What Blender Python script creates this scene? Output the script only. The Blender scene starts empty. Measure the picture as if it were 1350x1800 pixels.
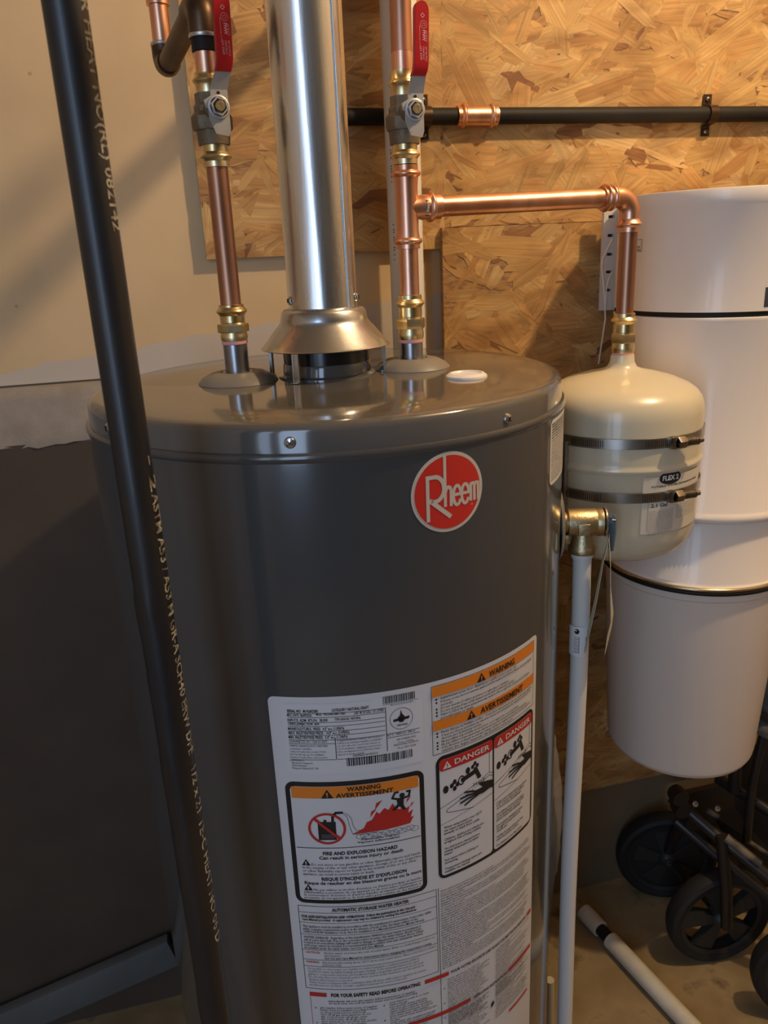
import bpy, bmesh, math, random
from mathutils import Vector, Matrix
from mathutils.geometry import tessellate_polygon
random.seed(7)
C = bpy.context.scene.collection
PI = math.pi
def V(*a): return Vector(a)

# ------------------------------------------------------------------ camera
FPX = 1380.0
PITCH, ROLL, YAW = 0.3207, -0.04639, math.radians(13.5)
EYE = V(-0.1566, -0.8993, 1.354)
def _rz(v):
    c, s = math.cos(YAW), math.sin(YAW)
    return V(c*v[0]+s*v[1], -s*v[0]+c*v[1], v[2])
_cp, _sp = math.cos(PITCH), math.sin(PITCH)
FW = _rz((0, _cp, -_sp)); _r0 = _rz((1, 0, 0)); _u0 = _rz((0, _sp, _cp))
_c, _s = math.cos(ROLL), math.sin(ROLL)
RT = _c*_r0+_s*_u0; UP = -_s*_r0+_c*_u0
cam_d = bpy.data.cameras.new('camera'); cam = bpy.data.objects.new('camera', cam_d); C.objects.link(cam)
cam.matrix_world = Matrix(((RT.x, UP.x, -FW.x, EYE.x), (RT.y, UP.y, -FW.y, EYE.y), (RT.z, UP.z, -FW.z, EYE.z), (0, 0, 0, 1)))
cam_d.sensor_fit = 'VERTICAL'; cam_d.sensor_height = 36.0; cam_d.sensor_width = 27.0
cam_d.lens = 36.0*FPX/1800.0
cam_d.clip_start = 0.02
cam_d.dof.use_dof = True; cam_d.dof.focus_distance = 0.86; cam_d.dof.aperture_fstop = 5.6*2
bpy.context.scene.camera = cam

# ------------------------------------------------------------------ world, lights, exposure
w = bpy.data.worlds.new('world'); bpy.context.scene.world = w; w.use_nodes = True
w.node_tree.nodes['Background'].inputs[0].default_value = (1.0, 0.80, 0.60, 1)
w.node_tree.nodes['Background'].inputs[1].default_value = 0.045
vs = bpy.context.scene.view_settings
vs.view_transform = 'Standard'; vs.look = 'None'; vs.gamma = 1.0; vs.use_curve_mapping = False
vs.exposure = 0.0
LAMP = V(0.88, -0.38, 2.35)
def light(name, typ, loc, energy, col, **k):
    d = bpy.data.lights.new(name, typ); d.energy = energy; d.color = col
    for a, b in k.items(): setattr(d, a, b)
    o = bpy.data.objects.new(name, d); C.objects.link(o); o.location = loc
    return o
light('bulb_light', 'POINT', LAMP, 55.0, (1.0, 0.74, 0.45), shadow_soft_size=0.03)
for wp_, we, wx, wy in ((V(-1.12, -2.3, 1.55), 17.0, 0.5, 2.0), (V(-1.58, -2.04, 1.5), 4.0, 0.22, 1.7)):   # daylight from two tall openings behind the photographer
    wl = light('window_daylight', 'AREA', wp_, we, (0.52, 0.70, 1.0), shape='RECTANGLE', size=wx, size_y=wy)
    wl.rotation_euler = (V(0, 0, 1.2)-wp_).to_track_quat('-Z', 'Y').to_euler()

# ------------------------------------------------------------------ measuring helpers (a photo pixel's ray met with a real plane or cylinder)
def _ray(px, py): return FW+RT*((px-675)/FPX)-UP*((py-900)/FPX)
def W(px, py, **k):
    d = _ray(px, py)
    for i, a in enumerate('xyz'):
        if a in k: return EYE+d*((k[a]-EYE[i])/d[i])
def PX(p):
    v = Vector(p)-EYE; q = v.dot(FW)
    return 675+FPX*v.dot(RT)/q, 900-FPX*v.dot(UP)/q
def CY(px, py, cx=0, cy=0, R=0.267):
    d = _ray(px, py); ox, oy = EYE.x-cx, EYE.y-cy
    a = d.x**2+d.y**2; b = ox*d.x+oy*d.y; c = ox*ox+oy*oy-R*R
    D = max(b*b-a*c, 0); t = (-b-math.sqrt(D))/a; p = EYE+d*t
    return math.atan2(p.y-cy, p.x-cx), p.z
def zat(x, y, py):            # height on a vertical line at (x, y) seen at row py
    lo, hi = 0.0, 2.2
    for _ in range(40):
        m = (lo+hi)/2
        if PX((x, y, m))[1] > py: lo = m
        else: hi = m
    return lo

# ------------------------------------------------------------------ object helpers
WP = {}
def thing(name, label, cat, loc=(0, 0, 0), group=None, kind=None):
    o = bpy.data.objects.new(name, None); C.objects.link(o); o.location = loc
    o.empty_display_size = 0.05
    WP[o.name] = Vector(loc); o['label'] = label; o['category'] = cat
    if group: o['group'] = group
    if kind: o['kind'] = kind
    return o
def mesh(name, verts, faces, mat, parent=None, smooth=35, label=None, kind=None, mids=None, origin=None, colors=None, uvs=None):
    n = len(verts)
    if origin is None:
        lo = V(min(v[0] for v in verts), min(v[1] for v in verts), min(v[2] for v in verts))
        hi = V(max(v[0] for v in verts), max(v[1] for v in verts), max(v[2] for v in verts))
        origin = V((lo.x+hi.x)/2, (lo.y+hi.y)/2, lo.z)
    me = bpy.data.meshes.new(name)
    me.from_pydata([tuple(Vector(v)-origin) for v in verts], [], faces)
    mats = mat if isinstance(mat, (list, tuple)) else [mat]
    for m in mats: me.materials.append(m)
    if mids: me.polygons.foreach_set('material_index', mids)
    if colors:
        at = me.color_attributes.new('Col', 'FLOAT_COLOR', 'CORNER')
        buf = []
        for p in me.polygons:
            c = colors[p.index]
            for _ in p.loop_indices: buf += [c[0], c[1], c[2], 1.0]
        at.data.foreach_set('color', buf)
    if uvs:
        ul = me.uv_layers.new(name='UVMap'); buf = []
        for l in me.loops: buf += list(uvs[l.vertex_index])
        ul.data.foreach_set('uv', buf)
    me.update()
    if smooth:
        me.polygons.foreach_set('use_smooth', [True]*len(me.polygons))
        me.set_sharp_from_angle(angle=math.radians(smooth))
    o = bpy.data.objects.new(name, me); C.objects.link(o)
    WP[o.name] = origin
    if parent is not None:
        o.parent = parent; o.location = origin-WP[parent.name]
    else: o.location = origin
    if label: o['label'] = label
    if kind: o['kind'] = kind
    return o
def tag(o, label=None, cat=None, group=None, kind=None):
    if label: o['label'] = label
    if cat: o['category'] = cat
    if group: o['group'] = group
    if kind: o['kind'] = kind
    return o
class B:                       # mesh builder
    def __init__(s): s.v = []; s.f = []; s.m = []
    def add(s, v, f, m=0):
        b = len(s.v); s.v += [Vector(x) for x in v]; s.f += [tuple(i+b for i in q) for q in f]; s.m += [m]*len(f); return s
    def make(s, name, mat, parent=None, **k):
        return mesh(name, s.v, s.f, mat, parent, mids=s.m if isinstance(mat, (list, tuple)) else None, **k)
    def lathe(s, prof, o=(0, 0, 0), ax=(0, 0, 1), seg=48, m=0, ns=None):
        o = Vector(o); ax = Vector(ax).normalized()
        a = ax.orthogonal().normalized() if abs(ax.z) < 0.99 else V(1, 0, 0)
        b = ax.cross(a); v = []; f = []; idx = []
        for (r, h) in prof:
            if r < 1e-6: idx.append([len(v)]); v.append(o+ax*h)
            else:
                st = len(v); idx.append(list(range(st, st+seg)))
                for i in range(seg):
                    t = 2*PI*i/seg; v.append(o+ax*h+a*(r*math.cos(t))+b*(r*math.sin(t)))
        for q in range(len(prof)-1):
            A, D = idx[q], idx[q+1]
            if len(A) == 1 and len(D) == 1: continue
            for i in range(seg):
                j = (i+1) % seg
                if len(A) == 1: f.append((A[0], D[j], D[i]))
                elif len(D) == 1: f.append((A[i], A[j], D[0]))
                else: f.append((A[i], A[j], D[j], D[i]))
        return s.add(v, f, m)
    def tube(s, pts, r, seg=20, m=0, cap=True):
        pts = [Vector(p) for p in pts]; n = len(pts); v = []; f = []
        rs = r if isinstance(r, (list, tuple)) else [r]*n
        T = []
        for i in range(n):
            a = pts[max(i-1, 0)]; b = pts[min(i+1, n-1)]; T.append((b-a).normalized())
        N = T[0].orthogonal().normalized()
        for i in range(n):
            N = (N-T[i]*N.dot(T[i])).normalized(); Bn = T[i].cross(N)
            for k in range(seg):
                t = 2*PI*k/seg; v.append(pts[i]+N*(rs[i]*math.cos(t))+Bn*(rs[i]*math.sin(t)))
        for i in range(n-1):
            for k in range(seg):
                j = (k+1) % seg; f.append((i*seg+k, i*seg+j, (i+1)*seg+j, (i+1)*seg+k))
        if cap: f.append(tuple(range(seg-1, -1, -1))); f.append(tuple((n-1)*seg+k for k in range(seg)))
        return s.add(v, f, m)
    def box(s, c, size, ax=None, m=0, bev=0.0):
        c = Vector(c); X, Y, Z = ax if ax else (V(1, 0, 0), V(0, 1, 0), V(0, 0, 1))
        bm = bmesh.new(); bmesh.ops.create_cube(bm, size=1.0)
        for q in bm.verts: q.co = V(q.co.x*size[0], q.co.y*size[1], q.co.z*size[2])
        if bev > 0: bmesh.ops.bevel(bm, geom=bm.edges[:], offset=bev, segments=2, affect='EDGES', profile=0.6)
        bm.verts.index_update()
        v = [c+X*q.co.x+Y*q.co.y+Z*q.co.z for q in bm.verts]; f = [tuple(q.index for q in p.verts) for p in bm.faces]
        bm.free(); return s.add(v, f, m)
    def prism(s, out, o, X, Y, Z, d, m=0):     # outline in X,Y extruded by d along Z
        o = Vector(o); n = len(out)
        v = [o+X*p[0]+Y*p[1] for p in out]+[o+X*p[0]+Y*p[1]+Z*d for p in out]
        tri = tessellate_polygon([[V(p[0], p[1], 0) for p in out]])
        f = [tuple(t) for t in tri]+[tuple(i+n for i in t) for t in tri]
        f += [(i, (i+1) % n, (i+1) % n+n, i+n) for i in range(n)]
        return s.add(v, f, m)

def arc(cen, a, b, r, n=10):  # quarter bend: from cen-a*r ... points from cen + a*r to cen + b*r
    return [Vector(cen)+Vector(a)*(r*math.cos(t))+Vector(b)*(r*math.sin(t)) for t in [PI/2*i/n for i in range(n+1)]]

# ------------------------------------------------------------------ materials
def nmat(name, col, rough=0.5, metal=0.0, col2=None, nscale=8, ndet=4, lo=0.35, hi=0.65, stretch=None, bump=0.0, bscale=60, coat=0.0, rvar=0.0, col3=None, spec=None, alpha=None, trans=0.0, crough=0.05):
    m = bpy.data.materials.new(name); m.use_nodes = True
    nt = m.node_tree; b = nt.nodes['Principled BSDF']
    b.inputs['Base Color'].default_value = (*col, 1); b.inputs['Roughness'].default_value = rough; b.inputs['Metallic'].default_value = metal
    b.inputs['Coat Weight'].default_value = coat; b.inputs['Coat Roughness'].default_value = crough
    if spec is not None: b.inputs['Specular IOR Level'].default_value = spec
    if trans: b.inputs['Transmission Weight'].default_value = trans
    if alpha is not None: b.inputs['Alpha'].default_value = alpha
    tc = nt.nodes.new('ShaderNodeTexCoord'); mp = nt.nodes.new('ShaderNodeMapping')
    nt.links.new(tc.outputs['Object'], mp.inputs[0])
    if stretch: mp.inputs['Scale'].default_value = stretch
    if col2 is not None:
        n = nt.nodes.new('ShaderNodeTexNoise'); n.inputs['Scale'].default_value = nscale; n.inputs['Detail'].default_value = ndet
        nt.links.new(mp.outputs[0], n.inputs['Vector'])
        r = nt.nodes.new('ShaderNodeValToRGB'); r.color_ramp.elements[0].position = lo; r.color_ramp.elements[1].position = hi
        r.color_ramp.elements[0].color = (*col, 1); r.color_ramp.elements[1].color = (*col2, 1)
        if col3 is not None:
            e = r.color_ramp.elements.new(min(0.99, hi+0.12)); e.color = (*col3, 1)
        nt.links.new(n.outputs['Fac'], r.inputs[0]); nt.links.new(r.outputs[0], b.inputs['Base Color'])
        if rvar:
            mr = nt.nodes.new('ShaderNodeMapRange'); mr.inputs[3].default_value = rough-rvar; mr.inputs[4].default_value = rough+rvar
            nt.links.new(n.outputs['Fac'], mr.inputs[0]); nt.links.new(mr.outputs[0], b.inputs['Roughness'])
    if bump:
        n2 = nt.nodes.new('ShaderNodeTexNoise'); n2.inputs['Scale'].default_value = bscale; n2.inputs['Detail'].default_value = 5
        nt.links.new(mp.outputs[0], n2.inputs['Vector'])
        bp = nt.nodes.new('ShaderNodeBump'); bp.inputs['Strength'].default_value = bump; bp.inputs['Distance'].default_value = 0.002
        nt.links.new(n2.outputs['Fac'], bp.inputs['Height']); nt.links.new(bp.outputs[0], b.inputs['Normal'])
    return m
M = {}
M['copper'] = nmat('copper', (0.74, 0.36, 0.22), 0.34, 1.0, (0.86, 0.50, 0.34), 14, 5, 0.42, 0.56, (1, 1, 0.35), 0.08, 90, rvar=0.10, col3=(0.46, 0.21, 0.12))
M['copper_tarnish'] = nmat('tarnished_copper', (0.36, 0.18, 0.11), 0.40, 1.0, (0.58, 0.30, 0.19), 10, 5, 0.4, 0.6, (1, 1, 0.3), 0.05, 90, rvar=0.1)
M['copper_dark'] = nmat('oxidised_copper', (0.055, 0.035, 0.022), 0.42, 0.8, (0.13, 0.075, 0.04), 16, 5, 0.4, 0.65, None, 0.08, 90)
M['brass'] = nmat('brass', (0.66, 0.50, 0.24), 0.32, 1.0, (0.82, 0.68, 0.40), 40, 4, 0.4, 0.6, None, 0.06, 150, rvar=0.08)
M['brass_cast'] = nmat('cast_brass', (0.50, 0.42, 0.25), 0.42, 1.0, (0.50, 0.40, 0.22), 60, 4, 0.4, 0.6, None, 0.25, 260)
M['bronze'] = nmat('dark_bronze', (0.15, 0.11, 0.065), 0.55, 0.5, (0.20, 0.15, 0.09), 50, 4, 0.4, 0.6, None, 0.3, 300)
M['solder'] = nmat('solder', (0.6, 0.58, 0.55), 0.4, 0.9, (0.4, 0.38, 0.34), 90)
M['galv'] = nmat('galvanised_steel', (0.68, 0.67, 0.65), 0.27, 1.0, (0.80, 0.79, 0.77), 60, 4, 0.3, 0.7, (1, 1, 0.08), 0.12, 90, rvar=0.07)
M['hood'] = nmat('hood_steel', (0.50, 0.53, 0.56), 0.27, 1.0, (0.60, 0.62, 0.64), 20, 4, 0.3, 0.7, None, 0.05, 60, rvar=0.06)
M['zinc'] = nmat('zinc_steel', (0.55, 0.56, 0.58), 0.25, 1.0, (0.68, 0.69, 0.70), 50)
M['steel_worn'] = nmat('lever_steel', (0.42, 0.40, 0.37), 0.5, 0.3, (0.5, 0.48, 0.44), 60, bump=0.1, bscale=200)
M['nipple'] = nmat('nipple_steel', (0.30, 0.31, 0.34), 0.30, 1.0, (0.42, 0.43, 0.46), 60, 4, 0.4, 0.6, (1, 1, 0.2))
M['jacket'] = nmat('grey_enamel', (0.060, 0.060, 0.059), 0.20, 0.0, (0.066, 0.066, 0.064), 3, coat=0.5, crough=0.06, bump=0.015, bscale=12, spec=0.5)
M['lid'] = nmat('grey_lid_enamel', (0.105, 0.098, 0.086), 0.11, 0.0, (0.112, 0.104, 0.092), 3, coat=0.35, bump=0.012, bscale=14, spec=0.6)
M['greyplastic'] = nmat('grey_plastic', (0.20, 0.18, 0.155), 0.42, 0.0, (0.22, 0.20, 0.17), 20)
M['black'] = nmat('black_enamel', (0.010, 0.010, 0.011), 0.22, 0.0)
M['blackmatte'] = nmat('matte_black', (0.012, 0.010, 0.008), 0.6, 0.0, (0.017, 0.014, 0.011), 30, spec=0.25)
M['gaspipe'] = nmat('black_steel_pipe', (0.010, 0.011, 0.014), 0.40, 0.0, (0.022, 0.018, 0.014), 30, 5, 0.45, 0.7, (1, 1, 0.15), 0.15, 120, coat=0.08, rvar=0.06)
M['gaspaint'] = nmat('pipe_stencil_paint', (0.42, 0.40, 0.34), 0.6, 0.0, (0.10, 0.09, 0.08), 160, 3, 0.42, 0.62)
M['nutgrey'] = nmat('light_zinc_nut', (0.55, 0.54, 0.53), 0.4, 0.35)
M['rust'] = nmat('rust_scale', (0.09, 0.05, 0.03), 0.8, 0.0, (0.16, 0.12, 0.09), 60, bump=0.5, bscale=200)
M['redgrip'] = nmat('red_vinyl_grip', (0.46, 0.012, 0.016), 0.33, 0.0, (0.50, 0.016, 0.02), 20, coat=0.2)
M['gripprint'] = nmat('grip_print', (0.72, 0.35, 0.34), 0.5)
M['whiteplastic'] = nmat('white_plastic', (0.78, 0.76, 0.74), 0.35)
M['pvc'] = nmat('white_pvc', (0.70, 0.68, 0.63), 0.35, 0.0, (0.76, 0.74, 0.69), 8, stretch=(1, 1, 0.2))
M['pvcdirty'] = nmat('dusty_pvc', (0.55, 0.50, 0.40), 0.5, 0.0, (0.66, 0.62, 0.52), 20)
M['cream'] = nmat('cream_enamel', (0.64, 0.57, 0.40), 0.28, 0.0, (0.66, 0.59, 0.42), 4, coat=0.25, bump=0.02, bscale=20)
M['vac'] = nmat('white_grey_enamel', (0.90, 0.80, 0.69), 0.34, 0.0, (0.92, 0.82, 0.71), 3, coat=0.2, bump=0.015, bscale=10)
M['vacbucket'] = nmat('grey_white_bucket_plastic', (0.78, 0.67, 0.56), 0.5, 0.0, (0.80, 0.69, 0.58), 3)
M['sticker'] = nmat('white_sticker', (0.64, 0.63, 0.62), 0.42, 0.0, spec=0.35)
M['stickerw'] = nmat('inner_white_sticker', (0.66, 0.65, 0.64), 0.42, 0.0, spec=0.35)
M['ink'] = nmat('black_ink', (0.012, 0.012, 0.013), 0.45)
M['inkgrey'] = nmat('grey_ink', (0.055, 0.055, 0.058), 0.5)
M['orange'] = nmat('orange_ink', (0.75, 0.22, 0.02), 0.42)
M['redink'] = nmat('red_ink', (0.50, 0.025, 0.02), 0.42)
M['logored'] = nmat('logo_red', (0.62, 0.035, 0.022), 0.25, 0.0, coat=0.3)
M['logocream'] = nmat('logo_cream', (0.60, 0.53, 0.43), 0.35)
M['bluegrey'] = nmat('blue_grey_paint', (0.13, 0.18, 0.22), 0.35, 0.2)
M['tagpaper'] = nmat('cream_tag_paper', (0.55, 0.50, 0.36), 0.6)
M['dkmetal'] = nmat('dark_steel', (0.24, 0.21, 0.18), 0.3, 1.0, (0.34, 0.30, 0.26), 60)
M['bandsteel'] = nmat('stainless_band', (0.42, 0.38, 0.32), 0.3, 1.0, (0.50, 0.46, 0.40), 30)
M['slot'] = nmat('dark_slot', (0.02, 0.015, 0.010), 0.7)
M['fabric'] = nmat('grey_fabric', (0.085, 0.080, 0.075), 0.95, 0.0, (0.12, 0.115, 0.105), 40, bump=0.4, bscale=300)
M['stroller'] = nmat('black_frame_plastic', (0.012, 0.010, 0.009), 0.4, 0.0, (0.02, 0.016, 0.013), 10)
M['barhighlight'] = nmat('bar_highlight', (0.15, 0.115, 0.08), 0.5, 0.2, (0.03, 0.024, 0.02), 26, 4, 0.45, 0.6)  # lighter mottle for the highlights painted along the dark frame bars
M['rubber'] = nmat('tyre_rubber', (0.010, 0.010, 0.010), 0.7)
M['wheelgrey'] = nmat('wheel_grey_plastic', (0.022, 0.023, 0.020), 0.5)
M['pouch'] = nmat('clear_plastic', (0.5, 0.5, 0.48), 0.2, 0.0, alpha=0.38, bump=0.3, bscale=25)
M['cable'] = nmat('white_cable', (0.70, 0.66, 0.58), 0.4)
M['board'] = nmat('pale_board', (0.10, 0.105, 0.10), 0.7, 0.0, (0.13, 0.135, 0.13), 8)
M['strutgalv'] = nmat('slotted_angle_steel', (0.45, 0.43, 0.40), 0.4, 0.9, (0.55, 0.53, 0.5), 40)
M['whitebracket'] = nmat('white_bracket', (0.58, 0.54, 0.48), 0.4)
M['glass'] = nmat('sight_glass', (0.7, 0.7, 0.7), 0.1, 0.0)

def wall_material():
    m = bpy.data.materials.new('painted_drywall'); m.use_nodes = True; nt = m.node_tree; b = nt.nodes['Principled BSDF']; L = nt.links.new; N = nt.nodes.new
    g = N('ShaderNodeNewGeometry'); sx = N('ShaderNodeSeparateXYZ'); L(g.outputs['Position'], sx.inputs[0])
    n = N('ShaderNodeTexNoise'); n.inputs['Scale'].default_value = 26; n.inputs['Detail'].default_value = 8; L(g.outputs['Position'], n.inputs['Vector'])
    n3 = N('ShaderNodeTexNoise'); n3.inputs['Scale'].default_value = 6; n3.inputs['Detail'].default_value = 3; L(g.outputs['Position'], n3.inputs['Vector'])
    # torn paint edge: z > 1.2095 + 0.14*(x+0.42) + noise
    a = N('ShaderNodeMath'); a.operation = 'MULTIPLY_ADD'; a.inputs[1].default_value = 0.115; a.inputs[2].default_value = 1.207+0.115*0.42-0.008; L(sx.outputs['X'], a.inputs[0])
    c = N('ShaderNodeMath'); c.operation = 'MULTIPLY_ADD'; c.inputs[1].default_value = 0.020; L(n.outputs['Fac'], c.inputs[0]); L(a.outputs[0], c.inputs[2])
    d = N('ShaderNodeMath'); d.operation = 'GREATER_THAN'; L(sx.outputs['Z'], d.inputs[0]); L(c.outputs[0], d.inputs[1])
    r = N('ShaderNodeValToRGB'); r.color_ramp.elements[0].color = (0.62, 0.44, 0.235, 1); r.color_ramp.elements[1].color = (0.68, 0.49, 0.27, 1)
    r.color_ramp.elements[0].position = 0.35; r.color_ramp.elements[1].position = 0.6; L(n3.outputs['Fac'], r.inputs[0])
    mx = N('ShaderNodeMix'); mx.data_type = 'RGBA'; L(d.outputs[0], mx.inputs['Factor']); mx.inputs['A'].default_value = (0.56, 0.48, 0.39, 1); L(r.outputs[0], mx.inputs['B'])
    # small dents and scuffs
    v = N('ShaderNodeTexVoronoi'); v.inputs['Scale'].default_value = 13; L(g.outputs['Position'], v.inputs['Vector'])
    lt = N('ShaderNodeMath'); lt.operation = 'LESS_THAN'; lt.inputs[1].default_value = 0.035; L(v.outputs['Distance'], lt.inputs[0])
    mx2 = N('ShaderNodeMix'); mx2.data_type = 'RGBA'; f = N('ShaderNodeMath'); f.operation = 'MULTIPLY'; f.inputs[1].default_value = 0.45; L(lt.outputs[0], f.inputs[0]); L(f.outputs[0], mx2.inputs['Factor'])
    L(mx.outputs['Result'], mx2.inputs['A']); mx2.inputs['B'].default_value = (0.28, 0.18, 0.10, 1)
    L(mx2.outputs['Result'], b.inputs['Base Color']); b.inputs['Roughness'].default_value = 0.7
    bp = N('ShaderNodeBump'); bp.inputs['Strength'].default_value = 0.25; bp.inputs['Distance'].default_value = 0.003
    ad = N('ShaderNodeMath'); ad.operation = 'MULTIPLY_ADD'; ad.inputs[1].default_value = 0.6; L(d.outputs[0], ad.inputs[0]); L(n.outputs['Fac'], ad.inputs[2])
    L(ad.outputs[0], bp.inputs['Height']); L(bp.outputs[0], b.inputs['Normal'])
    return m
M['drywall'] = wall_material()
M['plaster'] = nmat('rough_plaster', (0.27, 0.23, 0.19), 0.9, 0.0, (0.33, 0.285, 0.24), 30, 8, 0.35, 0.7, None, 1.0, 45)
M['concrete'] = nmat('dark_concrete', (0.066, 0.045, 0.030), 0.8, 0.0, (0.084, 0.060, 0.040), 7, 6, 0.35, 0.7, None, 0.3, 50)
M['beigewall'] = nmat('beige_lower_wall', (0.155, 0.112, 0.06), 0.85, 0.0, (0.19, 0.14, 0.078), 5, 5, bump=0.2, bscale=40)
M['floor'] = nmat('dusty_concrete_floor', (0.24, 0.165, 0.08), 0.8, 0.0, (0.31, 0.225, 0.115), 16, 7, 0.35, 0.6, None, 0.3, 60, col3=(0.13, 0.085, 0.04))
M['plain'] = nmat('plain_wall_paint', (0.36, 0.29, 0.21), 0.8, 0.0, (0.40, 0.33, 0.25), 3)

def osb_material():
    m = bpy.data.materials.new('wood_strand'); m.use_nodes = True; nt = m.node_tree; b = nt.nodes['Principled BSDF']; L = nt.links.new; N = nt.nodes.new
    at = N('ShaderNodeVertexColor'); at.layer_name = 'Col'
    uv = N('ShaderNodeUVMap'); mp = N('ShaderNodeMapping'); mp.inputs['Scale'].default_value = (9, 260, 1); L(uv.outputs[0], mp.inputs[0])
    n = N('ShaderNodeTexNoise'); n.inputs['Scale'].default_value = 1.0; n.inputs['Detail'].default_value = 5; L(mp.outputs[0], n.inputs['Vector'])
    mr = N('ShaderNodeMapRange'); mr.inputs[1].default_value = 0.3; mr.inputs[2].default_value = 0.7; mr.inputs[3].default_value = 0.74; mr.inputs[4].default_value = 1.16; L(n.outputs['Fac'], mr.inputs[0])
    mx = N('ShaderNodeMix'); mx.data_type = 'RGBA'; mx.blend_type = 'MULTIPLY'; mx.inputs['Factor'].default_value = 1.0
    L(at.outputs['Color'], mx.inputs['A']); L(mr.outputs[0], mx.inputs['B']); L(mx.outputs['Result'], b.inputs['Base Color'])
    n5 = N('ShaderNodeTexNoise'); n5.inputs['Scale'].default_value = 9; n5.inputs['Detail'].default_value = 6; tc = N('ShaderNodeTexCoord'); mp5 = N('ShaderNodeMapping'); mp5.inputs['Scale'].default_value = (1, 1, 2.6)
    L(tc.outputs['Object'], mp5.inputs[0]); L(mp5.outputs[0], n5.inputs['Vector'])
    r5 = N('ShaderNodeValToRGB'); r5.color_ramp.elements[0].position = .36; r5.color_ramp.elements[1].position = .56; r5.color_ramp.elements[0].color = (.60, .49, .38, 1); r5.color_ramp.elements[1].color = (1.04, 1.03, 1.0, 1); L(n5.outputs['Fac'], r5.inputs[0])
    m5 = N('ShaderNodeMix'); m5.data_type = 'RGBA'; m5.blend_type = 'MULTIPLY'; m5.inputs['Factor'].default_value = .8; L(mx.outputs['Result'], m5.inputs['A']); L(r5.outputs[0], m5.inputs['B']); L(m5.outputs['Result'], b.inputs['Base Color'])
    b.inputs['Roughness'].default_value = 0.6
    bp = N('ShaderNodeBump'); bp.inputs['Strength'].default_value = 0.25; bp.inputs['Distance'].default_value = 0.001; L(n.outputs['Fac'], bp.inputs['Height']); L(bp.outputs[0], b.inputs['Normal'])
    return m
M['strand'] = osb_material()
M['osbcore'] = nmat('osb_core', (0.40, 0.22, 0.09), 0.8, 0.0, (0.24, 0.12, 0.045), 60, 5, 0.4, 0.65, (1, 1, 3), 0.5, 120)

# ------------------------------------------------------------------ structure
YW = 0.362                      # drywall face
def struct(b, name, mat, **k):
    o = b.make(name, mat, **k); o['kind'] = 'structure'; return o
struct(B().box((0.2, -0.9, -0.05), (4.2, 3.2, 0.1)), 'floor', M['floor'], smooth=0)
b = B().box((0.2, YW+0.05, 1.82), (4.2, 0.1, 1.26)); struct(b, 'wall_back', M['drywall'], smooth=0)
struct(B().box((0.2, -0.9, 2.6), (4.2, 3.2, 0.1)), 'ceiling', M['plain'], smooth=0)
struct(B().box((-1.75, -0.9, 1.28), (0.1, 3.2, 2.6)), 'wall_left', nmat('pale_side_wall_paint', (.60, .53, .44), .8, 0.0, (.64, .57, .48), 3), smooth=0)
struct(B().box((1.75, -0.9, 1.28), (0.1, 3.2, 2.6)), 'wall_right', M['plain'], smooth=0)
# concrete foundation, with a rough sloping ledge under the drywall on the left
found = thing('wall_foundation', 'concrete foundation below the drywall', 'wall', (0, YW, 0)); del found['category']; found['kind'] = 'structure'
def ledge():
    v = []; f = []; nx = 150; prof = [(0.362, 1.187), (0.350, 1.183), (0.343, 1.170), (0.338, 1.150), (0.334, 1.130), (0.331, 1.114), (0.330, 1.100)]
    rnd = random.Random(3)
    for i in range(nx+1):
        x = -1.69+i*(1.94/nx)
        for j, (y, z) in enumerate(prof):
            k = 0 if j in (0,) else 1
            v.append(V(x, y+k*rnd.uniform(-.0012, .0012)+k*0.002*math.sin(x*21+j), z+k*rnd.uniform(-.002, .002)+(0.004*math.sin(x*13)+.003*math.sin(x*37) if j >= 4 else 0)))
    P = len(prof)
    for i in range(nx):
        for j in range(P-1): f.append((i*P+j, (i+1)*P+j, (i+1)*P+j+1, i*P+j+1))
    return v, f
v, f = ledge(); mesh('plaster_ledge', v, f, M['plaster'], found, smooth=60)
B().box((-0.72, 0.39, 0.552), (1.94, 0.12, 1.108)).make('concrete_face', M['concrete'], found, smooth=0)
B().box((1.0, 0.405, 0.59), (1.5, 0.11, 1.19)).make('lower_wall', M['beigewall'], found, smooth=0)

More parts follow.
